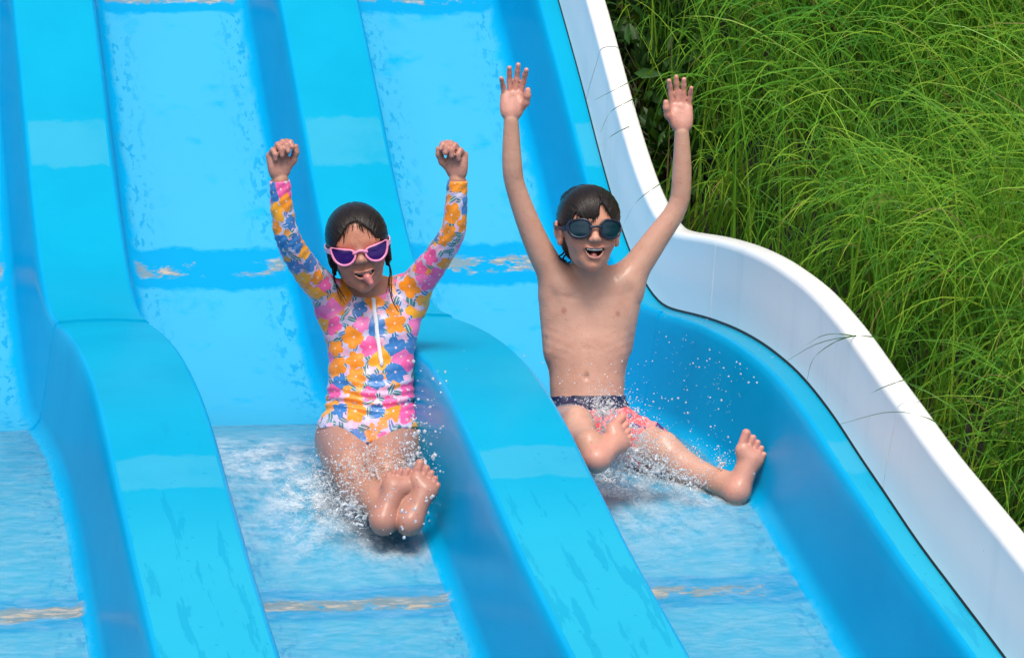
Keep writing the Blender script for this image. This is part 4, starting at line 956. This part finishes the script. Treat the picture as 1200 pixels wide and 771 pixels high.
# ------------------------------------------------------------------ running water, foam and spray
def water_mat():
    t = NT('running_water'); pos = t.n('ShaderNodeNewGeometry').outputs['Position']; foam = t.attr('foam').outputs['Fac']
    q = t.vmath('MULTIPLY', pos, (.55, 1.25, 1.25))
    n1 = t.noise(q, 85, 3, .55); n2 = t.noise(q, 34, 3, .55); h = t.math('ADD', t.math('MULTIPLY', n1, .5), t.math('MULTIPLY', n2, .9))
    b = t.bump(h, .5, .006)
    gl = t.n('ShaderNodeBsdfGlossy'); gl.inputs['Roughness'].default_value = .10; t.set(gl.inputs['Normal'], b)
    tr = t.n('ShaderNodeBsdfTransparent'); tr.inputs[0].default_value = (.97, .995, 1, 1)
    fr = t.n('ShaderNodeFresnel'); fr.inputs[0].default_value = 1.33; t.set(fr.inputs['Normal'], b)
    m1 = t.n('ShaderNodeMixShader'); t.set(m1.inputs[0], fr.outputs[0]); t.t.links.new(tr.outputs[0], m1.inputs[1]); t.t.links.new(gl.outputs[0], m1.inputs[2])
    df = t.n('ShaderNodeBsdfDiffuse'); df.inputs[0].default_value = (.80, .86, .90, 1); t.set(df.inputs['Normal'], b)
    fn = t.noise(t.vmath('MULTIPLY', pos, (20., 11., 11.)), 1.0, 6, .7); ff = t.noise(pos, 150, 3, .7)
    k = t.math('MULTIPLY', foam, t.smooth(t.math('ADD', t.math('MULTIPLY', fn, .75), t.math('MULTIPLY', ff, .3)), .40, .66))
    pale_sheen = t.math('MULTIPLY_ADD', t.smooth(h, .50, 1.05), .10, .02)  # aerated white plus pale sky reflection on the ripples, painted as diffuse colour
    m2 = t.n('ShaderNodeMixShader'); t.set(m2.inputs[0], t.math('ADD', k, pale_sheen, clamp=True)); t.t.links.new(m1.outputs[0], m2.inputs[1]); t.t.links.new(df.outputs[0], m2.inputs[2])
    t.t.links.new(m2.outputs[0], t.out.inputs[0]); return t.m
M_WATER = water_mat()
FOAM = [(at(330, 548, 7.45), .18, .5), (at(300, 530, 7.65), .15, .5), (at(400, 585, 7.20), .16, .9), (at(450, 600, 7.05), .13, .8), (at(505, 600, 7.1), .07, .4), (at(360, 620, 7.02), .14, .35),
        (at(720, 570, 7.22), .10, .8), (at(770, 570, 7.2), .09, .5), (at(820, 580, 7.13), .07, .5), (at(760, 610, 7.05), .15, .25)]
for xl, xr in lanes[1:]:
    base = math.tan(R(8)) * H + .050 * .93; xs = np.linspace(xl + base - .018, xr - base + .018, 30); ys = np.linspace(3.05, SEAM - .002, 300)
    V = []; 
    for y in ys:
        Yv, Zv = sweep_pt(y, -H + .006); V.append(np.stack([xs, np.full(30, Yv), np.full(30, Zv)], 1))
    V = np.concatenate(V); V[:, 2] += .0016 * np.sin(V[:, 0] * 47 + 3 * np.sin(V[:, 1] * 13)) * np.sin(V[:, 1] * 38 + 2 * np.sin(V[:, 0] * 21))
    fo = np.zeros(len(V))
    for c, r, a in FOAM: fo = np.maximum(fo, a * np.exp(-(np.linalg.norm((V - c) * np.array([1, .8, .3]), axis=1) / r) ** 2))
    o = mesh_obj('water', V, grid_faces(300, 30), M_WATER); add_attr(o, 'foam', fo, 'FLOAT'); tag(o, kind='structure')

def spray_mat():
    t = NT('spray'); pos = t.n('ShaderNodeNewGeometry').outputs['Position']
    def two(f, a, b):
        m = t.n('ShaderNodeMixShader'); t.set(m.inputs[0], f); t.t.links.new(a, m.inputs[1]); t.t.links.new(b, m.inputs[2]); return m.outputs[0]
    tr = t.n('ShaderNodeBsdfTransparent'); gl = t.n('ShaderNodeBsdfGlossy'); gl.inputs['Roughness'].default_value = .06
    df = t.n('ShaderNodeBsdfDiffuse'); df.inputs[0].default_value = (.96, .97, .98, 1); tl = t.n('ShaderNodeBsdfTranslucent'); tl.inputs[0].default_value = (.96, .97, .98, 1)
    lw = t.n('ShaderNodeLayerWeight'); lw.inputs[0].default_value = .45
    clear = two(t.math('MULTIPLY_ADD', lw.outputs['Facing'], .5, .12), tr.outputs[0], gl.outputs[0])
    milk = two(.5, df.outputs[0], tl.outputs[0])
    o = two(t.math('MULTIPLY_ADD', t.smooth(t.noise(pos, 140, 3), .38, .62), .50, .28), clear, milk)
    t.t.links.new(o, t.out.inputs[0]); return t.m
M_SPRAY = spray_mat()
_b = bmesh.new(); bmesh.ops.create_icosphere(_b, subdivisions=1, radius=1.); ICO_V = np.array([v.co for v in _b.verts]); ICO_F = np.array([[v.index for v in f.verts] for f in _b.faces]); _b.free()
def splash(name, label, sources, drops, seed):
    """sources: (px, py, Y, spread, n, direction) sheets and fingers of water; drops: (px, py, Y, sx, sy, n, rmax)"""
    r = np.random.default_rng(seed); P = []; fine = []
    for px, py, Y, sp, n, d0 in sources:
        c = at(px, py, Y)
        fine += [(c + r.normal(0, sp * 1.25, 3) + nv(np.asarray(d0)) * abs(r.normal(0, .015)), .0005 + .0013 * r.random() ** 2) for _ in range(n * 5)]
        for _ in range(int(n * .6)):
            a = c + r.normal(0, sp, 3) * np.array([1, 1, .7]); d = nv(np.asarray(d0) + r.normal(0, .55, 3)); L = .004 + .022 * r.random() ** 2.2; R0 = .0008 + .0022 * r.random() ** 2
            m = a + d * L * .5 + r.normal(0, .003, 3); e = a + d * L + np.array([0, 0, -.004])
            P += [cone(a, m, R0, R0 * .7, .0035, 's'), cone(m, e, R0 * .7, R0 * .25, .0035, 's')]
            if r.random() < .6: q = e + d * .004; P.append(cone(q, q + d * .001, R0 * .6, R0 * .55, .002, 's'))
    h = .0015; lo = np.min([p.bounds()[0] for p in P], 0) - .02; hi = np.max([p.bounds()[1] for p in P], 0) + .02; sh = np.ceil((hi - lo) / h).astype(int) + 1
    F = np.full(sh, .06, np.float32); sl, T = field(P, lo, sh, h, .01); F[sl] = T; V, Q = surface(F, lo, h)
    DV = []; 
    for px, py, Y, sx, sy, n, rm in drops:
        for _ in range(n):
            p = at(px + r.normal(0, sx), py + r.normal(0, sy), Y + r.normal(0, .05)); rad = rm * (.22 + .78 * r.random() ** 3); st = nv(r.normal(size=3)); k = 1 + .5 * r.random()
            v = ICO_V * rad * (1 + .08 * r.normal(size=(len(ICO_V), 1))); v = v + (v @ st)[:, None] * st * (k - 1); DV.append(p + v)
    for p, rad in fine:
        if p[2] > floor_z(p[1]) + .004: DV.append(p + ICO_V * rad)
    n = len(DV); DV = np.concatenate(DV); DF = (ICO_F[None] + (np.arange(n) * len(ICO_V))[:, None, None]).reshape(-1, 3)
    tri = np.vstack([Q[:, [0, 1, 2]], Q[:, [0, 2, 3]], DF + len(V)])
    o = mesh_obj(name, np.vstack([V, DV]), tri, M_SPRAY); tag(o, label, 'splash', kind='stuff')
U_ = np.array([0, 0, 1.]); FW = -CF
splash('water_splash', 'white spray thrown up around the shins and feet of the girl',
       [(400, 568, 7.12, .024, 150, U_ * .5 - CR * .6), (420, 562, 7.04, .024, 200, U_ * .8 + FW * .3), (446, 556, 7.06, .024, 200, U_ * .9), (428, 590, 6.98, .017, 110, -CR * .6 + U_ * .3), (468, 552, 7.04, .018, 110, U_ + CR * .3),
        (415, 598, 6.93, .024, 130, -CR * .9), (385, 585, 7.08, .030, 90, -CR * .8 + U_ * .2), (490, 560, 7.05, .020, 50, CR * .6 + U_ * .6), (478, 545, 7.08, .018, 40, U_ + CR * .3), (385, 560, 7.25, .018, 40, -CR + U_ * .3)],
       [(432, 556, 7.06, 28, 20, 600, .0026), (440, 540, 7.06, 34, 28, 380, .0034), (485, 520, 7.05, 18, 40, 150, .0055), (412, 585, 7.0, 30, 16, 220, .0028), (500, 570, 7.05, 22, 26, 130, .0045), (468, 600, 6.80, 24, 18, 34, .0044), (410, 540, 7.1, 28, 22, 160, .0024), (520, 480, 7.15, 22, 35, 40, .0035)], 11)
splash('water_splash', 'white spray breaking over the lap and stretched leg of the boy',
       [(708, 482, 7.12, .016, 110, U_ * .7 - CR * .2), (722, 505, 7.12, .024, 190, U_ * .4 + CR * .4), (738, 522, 7.12, .024, 190, CR * .7 + U_ * .2), (728, 542, 7.08, .020, 150, CR * .5 - U_ * .2), (762, 548, 7.10, .020, 150, CR * .8),
        (785, 558, 7.12, .014, 50, CR * .9), (812, 565, 7.08, .010, 30, CR + U_ * .2), (712, 560, 7.12, .020, 60, -CR * .3), (845, 545, 7.15, .010, 14, U_ + CR * .4), (808, 532, 7.25, .008, 14, U_ + CR)],
       [(700, 450, 7.36, 30, 18, 150, .0022), (820, 440, 7.25, 32, 34, 90, .0024), (750, 520, 7.12, 36, 24, 180, .0028), (850, 480, 7.2, 30, 30, 45, .0028), (715, 480, 7.18, 16, 14, 110, .0026), (830, 545, 7.1, 24, 14, 60, .0028)], 12)
